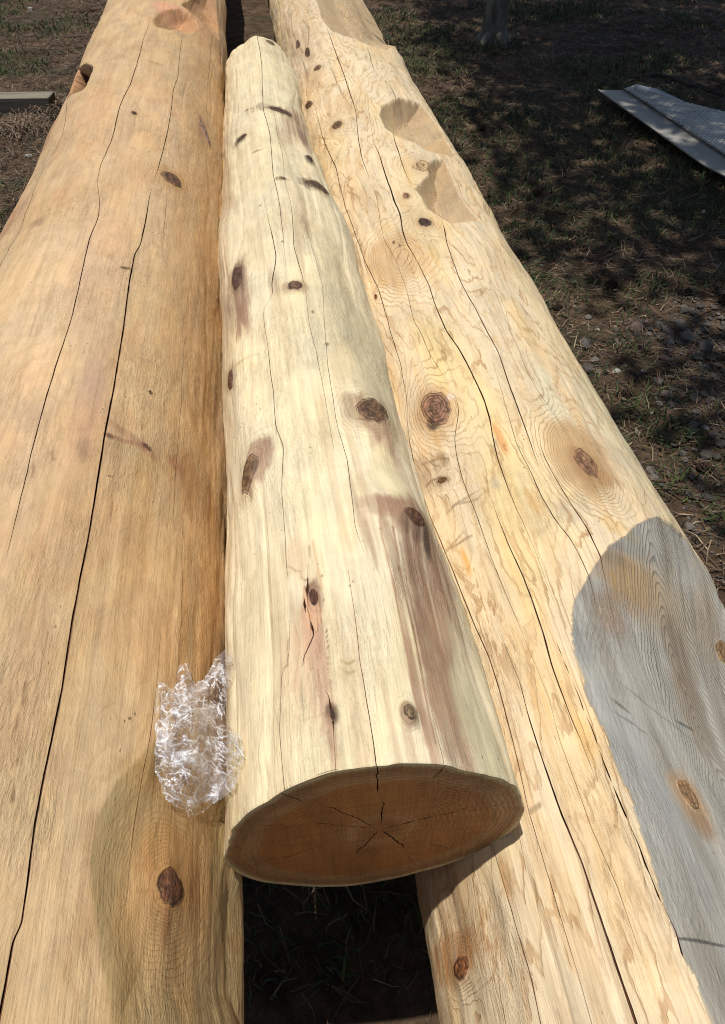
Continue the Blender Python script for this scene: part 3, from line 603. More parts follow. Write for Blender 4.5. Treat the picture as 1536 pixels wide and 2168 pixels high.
def Ell_cached(k, *a):
    q = (k,)+a
    if q not in _EC: _EC[q] = Ell(LG(k), *a)
    return _EC[q]

def _scr(k, pts, wpx, c):
    lg = LG(k); out = []
    for u, v in pts:
        y, t, d = lg.hit(u, v); out.append((y, t*lg.Rref))
    return out, wpx*d/FPX, c
DKC = A(110, 74, 52)
SCR = {'L': [_scr('L', p, w, c) for p, w, c in [
    ([(222, 920), (260, 933), (300, 945)], 4, A(180, 130, 100)), ([(262, 572), (272, 570), (276, 576)], 2, A(110, 80, 50)), ([(700//2, 1815), (349, 1790)], 3, DKC), ([(322, 1805), (345, 1803)], 3, DKC), ([(305, 1830), (345, 1822)], 3, DKC), ([(300, 1842), (340, 1836)], 2.5, DKC), ([(295, 1885), (325, 1884)], 2.5, DKC), ([(325, 1935), (350, 1925)], 2.5, DKC), ([(350, 2010), (356, 1960), (362, 1925)], 5, A(150, 100, 62)),
    ([(220, 135), (300, 126), (345, 140)], 2, A(184, 146, 104)), ([(30, 1540), (50, 1480), (56, 1440)], 2.4, A(150, 110, 74)), ([(25, 1690), (40, 1600)], 1.8, A(150, 110, 74)), ([(70, 980), (72, 1000), (68, 1010)], 3, A(130, 90, 60)), ([(110, 960), (114, 975)], 4, A(150, 110, 76)), ([(300, 900), (302, 960)], 1.6, A(150, 112, 74)), ([(240, 1060), (236, 1120)], 1.6, A(160, 120, 80)), ([(395, 1120), (400, 1180)], 1.6, A(130, 90, 56)), ([(425, 1830), (426, 1980), (420, 2100)], 2, A(150, 104, 62))]],
 'C': [_scr('C', p, w, c) for p, w, c in [
    ([(600, 1192), (612, 1195), (620, 1201), (632, 1202), (634, 1216), (642, 1223), (650, 1221), (647, 1236)], 2.2, DKC), ([(653, 1150), (652, 1190), (655, 1222)], 2.2, DKC), ([(656, 1343), (650, 1352), (650, 1365), (640, 1378), (638, 1404)], 2.6, DKC), ([(662, 1300), (672, 1306), (672, 1330), (662, 1336)], 2.2, DKC), ([(605, 1350), (606, 1405), (593, 1413), (591, 1450)], 2, DKC), ([(620, 1320), (630, 1360), (622, 1450)], 1.8, A(170, 124, 92)), ([(668, 1350), (676, 1450), (684, 1560)], 1.8, A(170, 124, 92)), ([(690, 1330), (694, 1370), (694, 1460)], 2, A(140, 100, 76)),
    ([(590, 1500), (640, 1525), (690, 1512)], 1.6, A(200, 170, 124)), ([(720, 1395), (735, 1404), (750, 1398)], 3, A(190, 164, 118)), ([(722, 1415), (738, 1424), (752, 1418)], 3, A(190, 164, 118)), ([(545, 745), (500, 776), (490, 800)], 1.6, A(176, 146, 110)), ([(756, 858), (790, 870), (826, 890)], 2, DKC), ([(757, 884), (785, 896), (818, 906)], 2, DKC), ([(775, 850), (800, 868)], 2, DKC), ([(620, 380), (640, 430), (655, 500)], 2, A(180, 150, 110)), ([(500, 620), (508, 660), (500, 720)], 3, A(180, 130, 104)),
    ([(485, 750), (492, 850), (500, 900), (492, 980)], 2.4, A(190, 150, 120)), ([(830, 1120), (850, 1200), (880, 1320), (905, 1430), (930, 1560)], 5, A(158, 112, 84)), ([(800, 1060), (806, 1120), (840, 1260), (870, 1400), (890, 1500)], 4, A(184, 136, 104)), ([(905, 1140), (920, 1180), (930, 1200)], 7, A(60, 40, 30)), ([(960, 1300), (985, 1420), (1010, 1550)], 4, A(170, 130, 100)), ([(700, 1440), (704, 1490)], 3, A(110, 70, 52)), ([(680, 1240), (672, 1200), (660, 1140)], 4, A(206, 166, 124))]],
 'R': [_scr('R', p, w, c) for p, w, c in [
    ([(960, 1075), (1010, 1055), (1022, 1040)], 2.2, A(170, 146, 116)), ([(955, 1160), (1000, 1135)], 2, A(170, 146, 116)), ([(895, 985), (925, 972), (948, 968)], 2.4, A(130, 100, 70)), ([(905, 1030), (935, 1012), (950, 1020)], 2.6, A(120, 90, 56)), ([(1000, 895), (1040, 890), (1130, 880)], 1.4, A(190, 166, 130)), ([(1118, 1716), (1140, 1700)], 4, A(170, 150, 120)), ([(640, 40), (655, 60), (652, 95)], 2.2, A(120, 92, 66)), ([(615, 30), (622, 75), (640, 110)], 2, A(140, 110, 80)), ([(640, 130), (652, 160), (648, 200)], 2, A(140, 110, 80)), ([(700, 140), (720, 190), (745, 230)], 2, A(140, 110, 80)),
    ([(790, 620), (800, 600), (808, 575)], 2, A(190, 150, 100)), ([(1180, 1050), (1240, 1140), (1260, 1190)], 1.4, A(190, 160, 120)), ([(1000, 1200), (1050, 1400), (1100, 1600), (1190, 1950)], 1.6, A(190, 150, 104)), ([(1130, 1250), (1200, 1480), (1260, 1700), (1340, 2000)], 1.6, A(196, 156, 108)), ([(1020, 620), (1120, 820), (1170, 920)], 1.6, A(190, 158, 116)), ([(930, 1830), (960, 1950), (990, 2050)], 2, A(160, 110, 70)), ([(990, 1830), (1010, 1940), (1050, 2060)], 2, A(170, 118, 76))]]}

def make_surface(k):
    lg = LG(k)
    def surf(y, th):
        y, th = np.broadcast_arrays(np.asarray(y, float), np.asarray(th, float))
        sh = y.shape
        y = y.ravel(); th = th.ravel()
        dep = lg.depth(y, th); h = lumps(k, y, th)
        sm = 1-.6*sstep(.001, .02, dep) if k != 'L' else 1-.6*sstep(.013, .03, dep)
        return (lg.R(y)-dep+h*sm).reshape(sh)
    return surf
for k in 'LCR': LG(k).surface_radius = make_surface(k)

def paint(k, y, th):
    """per point tone, ring field and ring amount"""
    lg = LG(k); a = th*lg.Rref; sd = int(lg.seed)*29
    n = len(y)
    col = np.tile(BASE[k], (n, 1))
    var = (fbm(a*9, y*1.8, sd, 4)-.5)
    col *= (1+var*.22)[:, None]
    pat = sstep(.50, .58, fbm(a*7+11, y*2.2, sd+7, 4))
    tint = {'L': A(208, 172, 124), 'C': A(236, 218, 172), 'R': A(238, 212, 160)}[k]
    col = col*(1-pat[:, None]*.5)+tint*pat[:, None]*.5
    blot = sstep(.56, .66, fbm(a*20+3, y*7, sd+9, 4))
    b2 = {'L': A(186, 140, 100), 'C': A(204, 186, 140), 'R': A(222, 178, 112)}[k]
    bk = {'L': .3, 'C': .3, 'R': .14}[k]; col = col*(1-blot[:, None]*bk)+b2*blot[:, None]*bk
    if k == 'C':
        st = sstep(.55, .66, fbm(a*55, y*2.3, sd+12, 4))
        col = col*(1-st[:, None]*.35)+A(206, 170, 128)*st[:, None]*.35
    if k == 'R':
        st = sstep(.60, .68, fbm(a*45, y*5, sd+12, 3))
        col = col*(1-st[:, None]*.3)+A(226, 180, 116)*st[:, None]*.3
    ring = fbm(a*3.2, y*.8, sd+20, 3)*{'L': 16, 'C': 8, 'R': 22}[k]+a*{'L': 10, 'C': 14, 'R': 26}[k]
    amt = {'L': .16, 'C': .10, 'R': .7}[k]*np.ones(n)
    dep = lg.depth(y, th)
    # rings wrap round the knots
    for e, kc, rim, hh, lab in RESOLVED[k]['knots']:
        big = e.sa > .008
        m = (np.abs(y-e.y0) < e.sy*7+.02) & (np.abs(th-e.t0)*lg.Rref < e.sa*7+.02)
        if not m.any(): continue
        r = e.rho(y[m], th[m], .3, 3, .9)
        ring[m] += (9 if big else 3)*np.exp(-(r/2.2)**2)
        amt[m] = np.maximum(amt[m], (.85 if k != 'C' else .42)*sstep(3.4, 1.3, r))
        hal = sstep(2.1, 1.0, r)*.5
        c2 = BASE[k]*np.array([.76, .67, .58])
        col[m] = col[m]*(1-hal[:, None])+c2*hal[:, None]
    for pts_, wd_, cc_ in SCR[k]:
        for i_ in range(len(pts_)-1):
            (y0, a0), (y1, a1) = pts_[i_], pts_[i_+1]
            m = (y > min(y0, y1)-.01) & (y < max(y0, y1)+.01) & (a > min(a0, a1)-.01) & (a < max(a0, a1)+.01)
            if not m.any(): continue
            ey, ea = y1-y0, a1-a0; q = np.clip(((y[m]-y0)*ey+(a[m]-a0)*ea)/(ey*ey+ea*ea+1e-12), 0, 1)
            d_ = np.hypot((y[m]-y0-q*ey)*.45, a[m]-a0-q*ea); w = sstep(wd_, wd_*.3, d_)[:, None]*.8
            col[m] = col[m]*(1-w)+cc_*w
    if k == 'L':                       # planed dish round the big knot
        dd = LOG_L.cuts[4](y, th); w = (sstep(.00005, .0006, dd)*.75)[:, None]
        col = col*(1-w)+A(204, 164, 108)*w; w = (sstep(.00005, .0006, dd)*(1-sstep(.6, 1.5, Ell_cached('L', 380, 1880, 95, 190).rho(y, th, .25, 2)*1.0)*0)*sstep(.55, 1.15, Ell_cached('L', 385, 1880, 110, 210).rho(y, th, .25, 2))*.9)[:, None]; col = col*(1-w)+A(184, 160, 114)*w
        e = Ell_cached('L', 362, 1860, 70, 150); amt = np.maximum(amt, .38*sstep(.0002, .004, dd)); ring = ring+dd*90+6*np.exp(-(e.rho(y, th, .1, 2)/1.2)**2)
    if k == 'C':
        vein = sstep(.012, .0, np.abs(fbm(a*26+4, y*1.3, sd+15, 3)-.5))*sstep(.4, .6, fbm(a*6, y*2, sd+16, 2)); vein = (vein*.4)[:, None]
        col = col*(1-vein)+A(196, 164, 118)*vein
    fin = 1+(fbm(a*190, y*4, sd+41, 3)-.5)*(.22 if k == 'C' else .14)+(fbm(a*26, y*26, sd+42, 3)-.5)*.12
    lst = RESOLVED[k]['stains_and_shade']
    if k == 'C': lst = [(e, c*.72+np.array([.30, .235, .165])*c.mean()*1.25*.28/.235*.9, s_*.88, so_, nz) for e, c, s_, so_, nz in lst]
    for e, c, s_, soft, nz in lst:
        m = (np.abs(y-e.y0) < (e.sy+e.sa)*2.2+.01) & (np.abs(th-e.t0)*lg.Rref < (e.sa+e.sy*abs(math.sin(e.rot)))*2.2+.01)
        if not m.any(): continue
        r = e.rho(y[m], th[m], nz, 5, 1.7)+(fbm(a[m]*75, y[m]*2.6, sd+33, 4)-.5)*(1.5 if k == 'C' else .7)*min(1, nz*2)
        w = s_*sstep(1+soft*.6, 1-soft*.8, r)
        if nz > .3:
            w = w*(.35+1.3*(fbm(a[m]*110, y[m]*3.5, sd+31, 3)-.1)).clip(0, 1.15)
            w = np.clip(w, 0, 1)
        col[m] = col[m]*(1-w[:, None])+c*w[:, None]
    col = col*fin[:, None]
    if k == 'R':
        e = Ell_cached('R', 842, 540, 72, 58); r = e.rho(y, th, .1, 2)
        ring = ring+10*np.exp(-(r/1.0)**2); amt = np.maximum(amt, .9*sstep(1.2, .8, r))
        e = Ell_cached('R', 1240, 965, 60, 95); r = e.rho(y, th, .1, 2)
        ring = ring+9*np.exp(-(r/1.1)**2); amt = np.maximum(amt, .95*sstep(1.5, .9, r))
    if k == 'L':
        e = Ell_cached('L', 362, 1870, 130, 200); r = e.rho(y, th, .22, 2)
        ring = ring+7*np.exp(-(r/1.0)**2); amt = np.maximum(amt, .55*sstep(1.3, .7, r))
    return col, ring, amt, dep

def paint_scoop(k, y, th, col, ring, amt, dep):
    lg = LG(k); a = th*lg.Rref
    tone = {'L': A(214, 160, 112), 'R': A(196, 166, 124)}.get(k, A(200, 170, 120))
    v = 1+(fbm(a*30, y*30, 71, 4)-.5)*.5
    col = col*.35+tone*v[:, None]*.65
    if k == 'L':
        nt = (LOG_L.cuts[2](y, th) > .0003)[:, None]*1.0; col = col*(1-nt*.8)+A(70, 34, 18)*nt*.8  # notch interior darkened in colour, standing in for its shade
    ring = dep*420+fbm(a*8, y*8, 77, 3)*9
    return col, ring, np.full(len(y), .8)

def paint_grey(y, th):
    lg = LOG_R; a = th*lg.Rref; n = len(y)
    g = A(150, 147, 139, .80); g2 = A(156, 150, 136, .80); g3 = A(128, 118, 100, .80)
    f = fbm(a*6, y*3, 91, 4)
    col = g*(1-f[:, None])+g2*f[:, None]
    w = sstep(.5, .66, fbm(a*26, y*4, 92, 4))[:, None]*.45
    col = col*(1-w)+g3*w
    y0, t0, _ = lg.hit(1440, 1430)
    for e, c, s_, soft, nz in RESOLVED['R']['grey']:
        r = e.rho(y, th, nz, 5, 1.7)
        w = s_*sstep(1+soft*.6, 1-soft*.8, r)
        w = np.clip(w*(.7+.6*fbm(a*90, y*7, 95, 3)), 0, 1)
        col = col*(1-w[:, None])+c/.8*1.0*w[:, None]
    # nested arches of the growth rings
    ac = np.interp(y, [.1, .45, .9], [(t0+.10)*lg.Rref, t0*lg.Rref, (t0-.14)*lg.Rref])
    d = a-ac
    ring = (y*58)+(np.sqrt(d*d+.012**2)*130)+(fbm(a*10, y*7, 96, 3)-.5)*7
    y2, t2, _ = lg.hit(1300, 1560)
    amt = .62*sstep(.20, .52, y)*sstep(-.16, -.05, d)+.16
    return col, ring, np.clip(amt, 0, 1)

def build_log(k, name, label, yrows, tmin, tmax, ncols, mat, loc_y, ends=('near', 'far')):
    lg = LG(k); t0 = math.radians(tmin); t1 = math.radians(tmax)
    yr = np.asarray(yrows); nr = len(yr)
    lines = [resolve_line(lg, p) for p in LINES[k]]
    TH = [np.full(nr, t0)]; WD = [np.zeros(nr)]
    for (ly, lt, lw) in lines:
        th = np.interp(yr, ly, lt)
        ker = np.hanning(15); ker /= ker.sum(); ths = np.convolve(np.pad(th, 7, 'edge'), ker, 'valid')
        th = (ths if not (k == 'C' and abs(len(ly)-25) < 3) else .5*th+.5*ths)+(fbm(yr*14, yr*0+ly[0]*7, 5, 4)-.5)*.0016/lg.Rref
        w = np.interp(yr, ly, lw)*(.75+.5*fbm(yr*40, yr*0+lt[0]*9, 6, 2))
        w = np.where(w < .00028, 0, w)
        w[(yr > ly[-1]+.01)] = 0 if lw[-1] == 0 else w[(yr > ly[-1]+.01)]
        TH.append(th); WD.append(w/lg.Rref)
    TH.append(np.full(nr, t1)); WD.append(np.zeros(nr))
    TH = np.array(TH); WD = np.array(WD)
    for i in range(1, len(TH)-1):
        lo = TH[i-1]+WD[i-1]/2+WD[i]/2+.012
        TH[i] = np.minimum(np.maximum(TH[i], lo), t1-.012*(len(TH)-1-i))
    gaps = (TH[1:]-TH[:-1])
    mean = np.sqrt((gaps**2).mean(1)); cnt = np.maximum((mean/mean.sum()*ncols).astype(int), 5)
    cols = []; seg_end = []
    for i in range(len(cnt)):
        a = TH[i]+WD[i]/2; b = TH[i+1]-WD[i+1]/2
        for j in range(cnt[i]+1):
            cols.append(a+(b-a)*j/cnt[i])
        seg_end.append(len(cols)-1)
    nback = 22
    for j in range(1, nback):
        cols.append(np.full(nr, t1+(t0+2*math.pi-t1)*j/nback))
    ST = np.array(cols).T                                   # rows x cols
    nc = ST.shape[1]
    YY = np.repeat(yr[:, None], nc, 1)
    Rr = lg.surface_radius(YY, ST)
    if k == 'C':
        edge = np.minimum(YY-YC0, YC1-YY)                 # eased saw edge at both ends
        Rr = Rr-.0012*np.clip(1-edge/.003, 0, 1)**2-.02*np.clip(1-(YC1-YY)/.05, 0, 1)**2
    P = np.stack([lg.cx(YY)+Rr*np.sin(ST), YY, lg.cz(YY)+Rr*np.cos(ST)], -1)
    dj = np.roll(P, -1, 1)-np.roll(P, 1, 1)
    di = np.empty_like(P); di[1:-1] = P[2:]-P[:-2]; di[0] = P[1]-P[0]; di[-1] = P[-1]-P[-2]
    N = np.cross(di, dj); N /= np.linalg.norm(N, axis=-1, keepdims=True)+1e-12
    rad = np.stack([np.sin(ST), 0*ST, np.cos(ST)], -1)
    sgn = np.sign((N*rad).sum(-1, keepdims=True)); N = N*np.where(sgn == 0, 1, sgn)
    idx = np.arange(nr*nc).reshape(nr, nc)
    jn = (np.arange(nc)+1) % nc
    keep = np.ones(nc, bool)
    for s_ in seg_end[:-1]: keep[s_] = False                # the slit between two edges
    Fq = np.stack([idx[:-1][:, keep], idx[:-1][:, jn[keep]], idx[1:][:, jn[keep]], idx[1:][:, keep]], -1).reshape(-1, 4)
    y_, t_ = YY.ravel(), ST.ravel()
    col, ring, amt, dep = paint(k, y_, t_)
    grey = np.zeros(nr*nc, bool)
    cutm = dep > 0.0025
    if k == 'L': cutm &= ~((y_ < 1.2))                      # the shallow dish near the big knot stays trunk
    if k == 'R':
        grey = GREY(y_, t_) > 0
        cg, rg, ag = paint_grey(y_[grey], t_[grey]); col[grey] = cg; ring[grey] = rg; amt[grey] = ag
    sc = cutm & ~grey
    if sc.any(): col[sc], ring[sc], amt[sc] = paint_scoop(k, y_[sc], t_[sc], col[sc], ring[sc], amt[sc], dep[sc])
    co = np.stack([t_*lg.Rref, y_, np.full(len(y_), float(lg.seed))], -1)
    V = P.reshape(-1, 3); NN = N.reshape(-1, 3)
    # grooves of the drying cracks
    gv, gf, gc = [], [], []
    base = len(V)
    for i in range(1, len(TH)-1):
        jl = seg_end[i-1]; jr = jl+1
        w = WD[i]*lg.Rref
        on = w > 0
        if not on.any(): continue
        pl, pr = P[:, jl], P[:, jr]
        mid = (pl+pr)/2; dn = -N[:, jl]
        dpt = (np.minimum(w*5+.003, .045)*(w > 0))[:, None]
        bl = pl*.62+pr*.38+dn*dpt; br = pl*.38+pr*.62+dn*dpt
        ml = pl*.85+pr*.15+dn*dpt*.45; mr = pl*.15+pr*.85+dn*dpt*.45
        ring6 = np.stack([pl, ml, bl, br, mr, pr], 1)      # nr x 6
        b0 = base+len(gv)*nr*6
        gv.append(ring6.reshape(-1, 3))
        ii = b0+np.arange(nr*6).reshape(nr, 6)
        act = on[:-1] | on[1:]
        for q in range(5):
            gf.append(np.stack([ii[:-1, q], ii[:-1, q+1], ii[1:, q+1], ii[1:, q]], -1)[act])
        dk = A(128, 86, 62)
        gc.append(np.tile(dk, (nr*6, 1)))
    G = np.concatenate(gv); GF = np.concatenate(gf)
    V = np.concatenate([V, G]); NN = np.concatenate([NN, np.zeros_like(G)])
    co = np.concatenate([co, np.stack([G[:, 0]*3, G[:, 1], G[:, 2]], -1)])
    col = np.concatenate([col, np.concatenate(gc)])
    ring = np.concatenate([ring, np.zeros(len(G))]); amt = np.concatenate([amt, np.zeros(len(G))])
    attrs = {'tone': ('C', col), 'ring': ('F', ring), 'ring_amount': ('F', amt), 'wood_co': ('V', co)}
    root = empty(name, (0, 0, 0)); tag(root, label, 'log', 'peeled logs lying side by side')
    fg = grey[Fq].all(1)
    fs = sc[Fq].sum(1) >= 3
    fs &= ~fg
    trunk = np.concatenate([Fq[~fg & ~fs], GF])
    mesh_np('trunk', V, trunk, mat, root, attrs, NN)
    if fg.any():
        o = mesh_np('cut_face', V, Fq[fg], M_CUT, root, attrs, NN); o['label'] = 'flat grey weathered sawn face along the side of the log'
    if fs.any():
        lab = {'L': [('scoop', 'gouged reddish scoop near the far end'), ('scoop', 'second gouged scoop beside the first'), ('notch', 'dark notch cut into the left flank'), ('knot_hole', 'small dark hole at the left edge')],
               'R': [None, ('scoop', 'long gouged hollow on the right shoulder'), ('scoop', 'rippled gouged hollow nearer the camera'), ('scoop', 'large smooth saddle cut at the far end'), ('scoop', 'small shallow hollow on the right edge')]}[k]
        ids = np.full(nr*nc, -1)
        for ci, cf in enumerate(lg.cuts[:len(lab)]):
            if lab[ci] is None: continue
            d = cf(y_, t_); ids[(d > .0025) & (d >= dep-1e-9)] = ci
        fid = ids[Fq].max(1)
        for ci in range(len(lab)):
            m = fs & (fid == ci)
            if lab[ci] is not None and m.any():
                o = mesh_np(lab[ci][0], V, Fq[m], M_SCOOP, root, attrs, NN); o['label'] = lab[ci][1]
        m = fs & (fid < 0)
        if m.any(): mesh_np('scoop_edge', V, Fq[m], M_SCOOP, root, attrs, NN)
    # plain sawn ends where they are out of the picture
    for e in ends:
        row = 0 if e == 'near' else nr-1
        jj = np.arange(nc)
        rim = P[row]; cen = rim.mean(0)
        rings_ = [cen+(rim-cen)*q for q in (0.02, .33, .66, 1.0)]
        VV = np.concatenate(rings_); FF = []
        for q in range(3):
            FF.append(np.stack([q*nc+jj, q*nc+jn, (q+1)*nc+jn, (q+1)*nc+jj], -1))
        FF = np.concatenate(FF); m_ = len(VV)
        mesh_np('end_face', VV, FF, M_END, root, {'tone': ('C', np.tile(A(205, 165, 115), (m_, 1))), 'ring': ('F', np.linalg.norm(VV-cen, axis=1)*160), 'ring_amount': ('F', np.full(m_, .6)), 'wood_co': ('V', VV[:, [0, 2, 1]])})\
            .parent = root
    # knots
    for e, kc, rim_d, hh, lab in RESOLVED[k]['knots']:
        nth, nrr = 48, 10
        ang = np.linspace(0, 2*np.pi, nth, endpoint=False)
        wob = 1+(fbm(np.cos(ang)*1.8+5, np.sin(ang)*1.8+e.y0*9, 8, 4)-.5)*.5
        rr = np.array([0.0, .18, .36, .52, .66, .78, .87, .94, 1.0, 1.08])
        p = rr[:, None]*np.cos(ang)*wob*e.sa; q = rr[:, None]*np.sin(ang)*wob*e.sy
        c_, s_ = math.cos(e.rot), math.sin(e.rot)
        aa = p*c_-q*s_; bb = p*s_+q*c_
        yk = e.y0+bb
        if k == 'C': yk = np.maximum(yk, YC0+.0015)
        tk = e.t0+aa/lg.Rref
        sz = min(e.sa, e.sy)
        prof = np.interp(rr, [0, .6, .8, .9, .94, 1.0, 1.08], [.4, .5, .55, .35, -.5, .3, -.5])*min(.0026, .2*sz+.0004)
        off = prof[:, None]+(fbm(aa*500/ max(1, sz*90), bb*260/max(1, sz*90), 14, 4)-.5)*min(.0026, sz*.2)*(rr[:, None] < .9)+.0006
        Pk = lg.point(yk, tk, off).reshape(-1, 3)
        ik = np.arange(nth*nrr).reshape(nrr, nth); jq = (np.arange(nth)+1) % nth
        off_ = 0
        Fk = np.stack([ik[:-1], ik[:-1][:, jq], ik[1:][:, jq], ik[1:]], -1).reshape(-1, 4)
        v = 1+(fbm(aa*220, bb*120, 15, 3)-.5)*1.1
        ck = kc*v[..., None]
        rim = np.exp(-((rr-.94)/.045)**2)[:, None, None]*rim_d*np.clip(.1+1.5*fbm(np.cos(ang)*1.2+3, np.sin(ang)*1.2+e.y0*5, 9, 3), 0, 1)[None, :, None]
        kn = sstep(.35, .65, fbm(aa*160+e.y0, bb*90, 17, 4))[..., None]; ck = ck*(.6+.8*kn)
        ck = ck*(1-rim)+np.array([.035, .02, .014])*rim
        chk = sstep(.035, .0, np.abs(np.sin(ang*1.5+e.y0*7)[None, :]*rr[:, None]+(fbm(aa*200, bb*120, 23, 3)-.5)*.5))[..., None]*(.75 if sz > .006 else 0)
        ck = ck*(1-chk)+np.array([.04, .024, .016])*chk
        outer = np.clip(sstep(.96, 1.08, rr)[:, None]+(fbm(aa*300, bb*200, 18, 3)-.5)*1.2*(rr[:, None] > .7), 0, 1)[..., None]; outer[-1] = 1
        sc_, _, _, _ = paint(k, yk.ravel(), tk.ravel())
        ck = ck*(1-outer)+sc_.reshape(nrr, nth, 3)*outer
        n_ = nth*nrr
        kco = np.stack([tk.ravel()*lg.Rref, yk.ravel(), np.zeros(n_)], -1)
        o = mesh_np('knot', Pk, Fk, M_KNOT, root, {'tone': ('C', np.clip(ck, 0, 1).reshape(-1, 3)), 'ring': ('F', np.repeat(rr, nth)*max(2, sz*160)), 'ring_amount': ('F', np.full(n_, .7)), 'wood_co': ('V', kco)})
        if lab: o['label'] = lab
    return root, P, ST, seg_end

def rows_for(lg, vtop, vbot, step, ya, yb, pre, post):
    vs = np.arange(vbot, vtop, -step); out = []
    h = CAMZ-(lg.cz(1.5)+lg.Rref)
    for v in vs:
        r = ray(500, v); out.append(-r[1]/r[2]*h)
    out = np.array(out); out = out[(out > ya) & (out < yb)]
    lo = [ya]+list(np.linspace(ya, out[0], pre+2)[1:-1]) if out[0] > ya+.001 else []
    hi = list(np.linspace(out[-1], yb, post+2)[1:])
    return np.array(lo+list(out)+hi)

rL = rows_for(LOG_L, -60, 2260, 2.9, -0.9, 11.4, 12, 30)
rR = rows_for(LOG_R, -60, 2260, 2.9, -0.9, 11.0, 12, 30)
rC = rows_for(LOG_C, 60, 1900, 2.6, YC0, YC1, 0, 12)
build_log('L', 'peeled_log', 'thick tan peeled log on the left with a long black drying crack', rL, -58, 100, 330, M_LEFT, 0)
build_log('R', 'peeled_log', 'pale amber peeled log on the right with gouged hollows and a grey sawn side', rR, -100, 84, 400, M_RIGHT, 0)
rootC, PC, STC, segC = build_log('C', 'peeled_log', 'short cream log resting on top between the long logs, sawn end facing the camera', rC, -96, 88, 300, M_CENTRE, 0, ends=('far',))

# ---- sawn end of the centre log
def end_face():
    rim = PC[0].copy(); cen3 = plane_hit(806, 1756, 1.0)
    r = ray(806, 1756); t = YC0/r[1]
    pith = np.array([r[0]*t, YC0, CAMZ+r[2]*t])
    def polar(u, v):
        r = ray(u, v); t = YC0/r[1]; p = np.array([r[0]*t, CAMZ+r[2]*t])-pith[[0, 2]]
        return math.atan2(p[0], p[1]), np.linalg.norm(p)
    ang = np.arctan2(rim[:, 0]-pith[0], rim[:, 2]-pith[2]); rd = np.hypot(rim[:, 0]-pith[0], rim[:, 2]-pith[2])
    o = np.argsort(ang); ang, rd = ang[o], rd[o]
    ang = np.concatenate([ang-2*np.pi, ang, ang+2*np.pi]); rd = np.tile(rd, 3)
    def bound(a): return np.interp(a, ang, rd)
    # (outer px point, inner fraction, outer fraction or None, width mm)
    CR = [((682, 1702), .10, None, 1.3), ((642, 1740), .02, None, .9), ((749, 1812), .02, None, 1.5), ((864, 1799), .03, None, 1.7), ((1005, 1708), .02, None, 1.5), ((812, 1690), .10, None, 1.4),
          ((799, 1640), .62, 1.0, 1.3), ((950, 1617), .80, 1.0, 1.2), ((603, 1684), .80, 1.0, 1.3), ((600, 1815), .3, .92, .7), ((1075, 1700), .62, .95, .7), ((560, 1745), .55, .9, .6), ((900, 1850), .6, .9, .6), ((930, 1790), .5, .8, .8)]
    lines = []
    for (u, v), f0, f1, w in CR:
        a, d = polar(u, v); fr_ = d/bound(a)
        lines.append((a, f0, f1 if f1 else min(fr_, .97), w/1000))
    lines.sort()
    rr = np.concatenate([[0.004], np.linspace(.02, 1, 70)]); nrr = len(rr)
    cols = []; sl = []; wds = []
    n = len(lines)
    AA = []
    for (a, f0, f1, w) in lines:
        wob = (fbm(rr*14+a*5, rr*0+a*3, 33, 3)-.5)*.14*(.25 if f0 > .55 else 1)
        AA.append(a+wob*np.clip(rr*3, 0, 1))
        act = sstep(f0-.02, f0+.06, rr)*(1 if f1 >= 1 else sstep(f1+.01, f1-.12, rr))
        wds.append(np.where(act > .04, act*w*1.0/np.maximum(rr*.17, .012), 0)*(.6+.8*fbm(rr*30, rr*0+a, 35, 2)))
    AA = np.array(AA); WD = np.array(wds)
    for i in range(1, n): AA[i] = np.maximum(AA[i], AA[i-1]+WD[i]/2+WD[i-1]/2+.02)
    allc = []; slit = []
    for i in range(n):
        a0 = AA[i]+WD[i]/2; a1 = (AA[(i+1) % n]+(2*np.pi if i == n-1 else 0))-WD[(i+1) % n]/2
        m = max(4, int((a1-a0).mean()/(2*np.pi)*240))
        for j in range(m+1): allc.append(a0+(a1-a0)*j/m)
        slit.append(len(allc)-1)
    ST = np.array(allc).T; nc = ST.shape[1]
    RRr = rr[:, None]*bound(ST)
    X = pith[0]+RRr*np.sin(ST); Z = pith[2]+RRr*np.cos(ST)
    Yf = YC0+.0002+(fbm(X*60, Z*9, 41, 3)-.5)*.0012+.0005*np.sin(Z*900+X*60)*fbm(X*12, Z*12, 42, 2)
    Yf[-1] = YC0
    P = np.stack([X, Yf, Z], -1)
    V = P.reshape(-1, 3); idx = np.arange(nrr*nc).reshape(nrr, nc); jn = (np.arange(nc)+1) % nc
    keep = np.ones(nc, bool)
    for s_ in slit: keep[s_] = False
    F = np.stack([idx[:-1][:, keep], idx[:-1][:, jn[keep]], idx[1:][:, jn[keep]], idx[1:][:, keep]], -1).reshape(-1, 4)
    fx = (V[:, 0]-pith[0]); fz = V[:, 2]-pith[2]
    rho = np.repeat(rr, nc)+(fbm(fx*10, fz*10, 44, 2)-.5)*.05
    col = np.tile(A(180, 122, 66), (len(V), 1))
    heart = sstep(.80, .76, rho)[:, None]
    col = A(182, 140, 94)*(1-heart)+col*heart
    core = sstep(.17, .12, rho)[:, None]*.35; col = col*(1-core)+A(130, 92, 58)*core
    halo = (np.exp(-((rho-.22)/.05)**2)*.45)[:, None]; col = col*(1-halo)+A(190, 154, 108)*halo
    band = (sstep(.86, .90, rho)*sstep(.985, .95, rho)*.35)[:, None]; col = col*(1-band)+A(128, 92, 60)*band
    rimc = sstep(.955, .985, rho)[:, None]; col = col*(1-rimc)+A(214, 196, 150)*rimc
    col *= (1+(fbm(fx*40+fz*9, fz*9, 45, 4)-.5)*.5+(fbm(fx*14, fz*260, 46, 3)-.5)*.35)[:, None]
    g, gf = [], []; base = len(V)
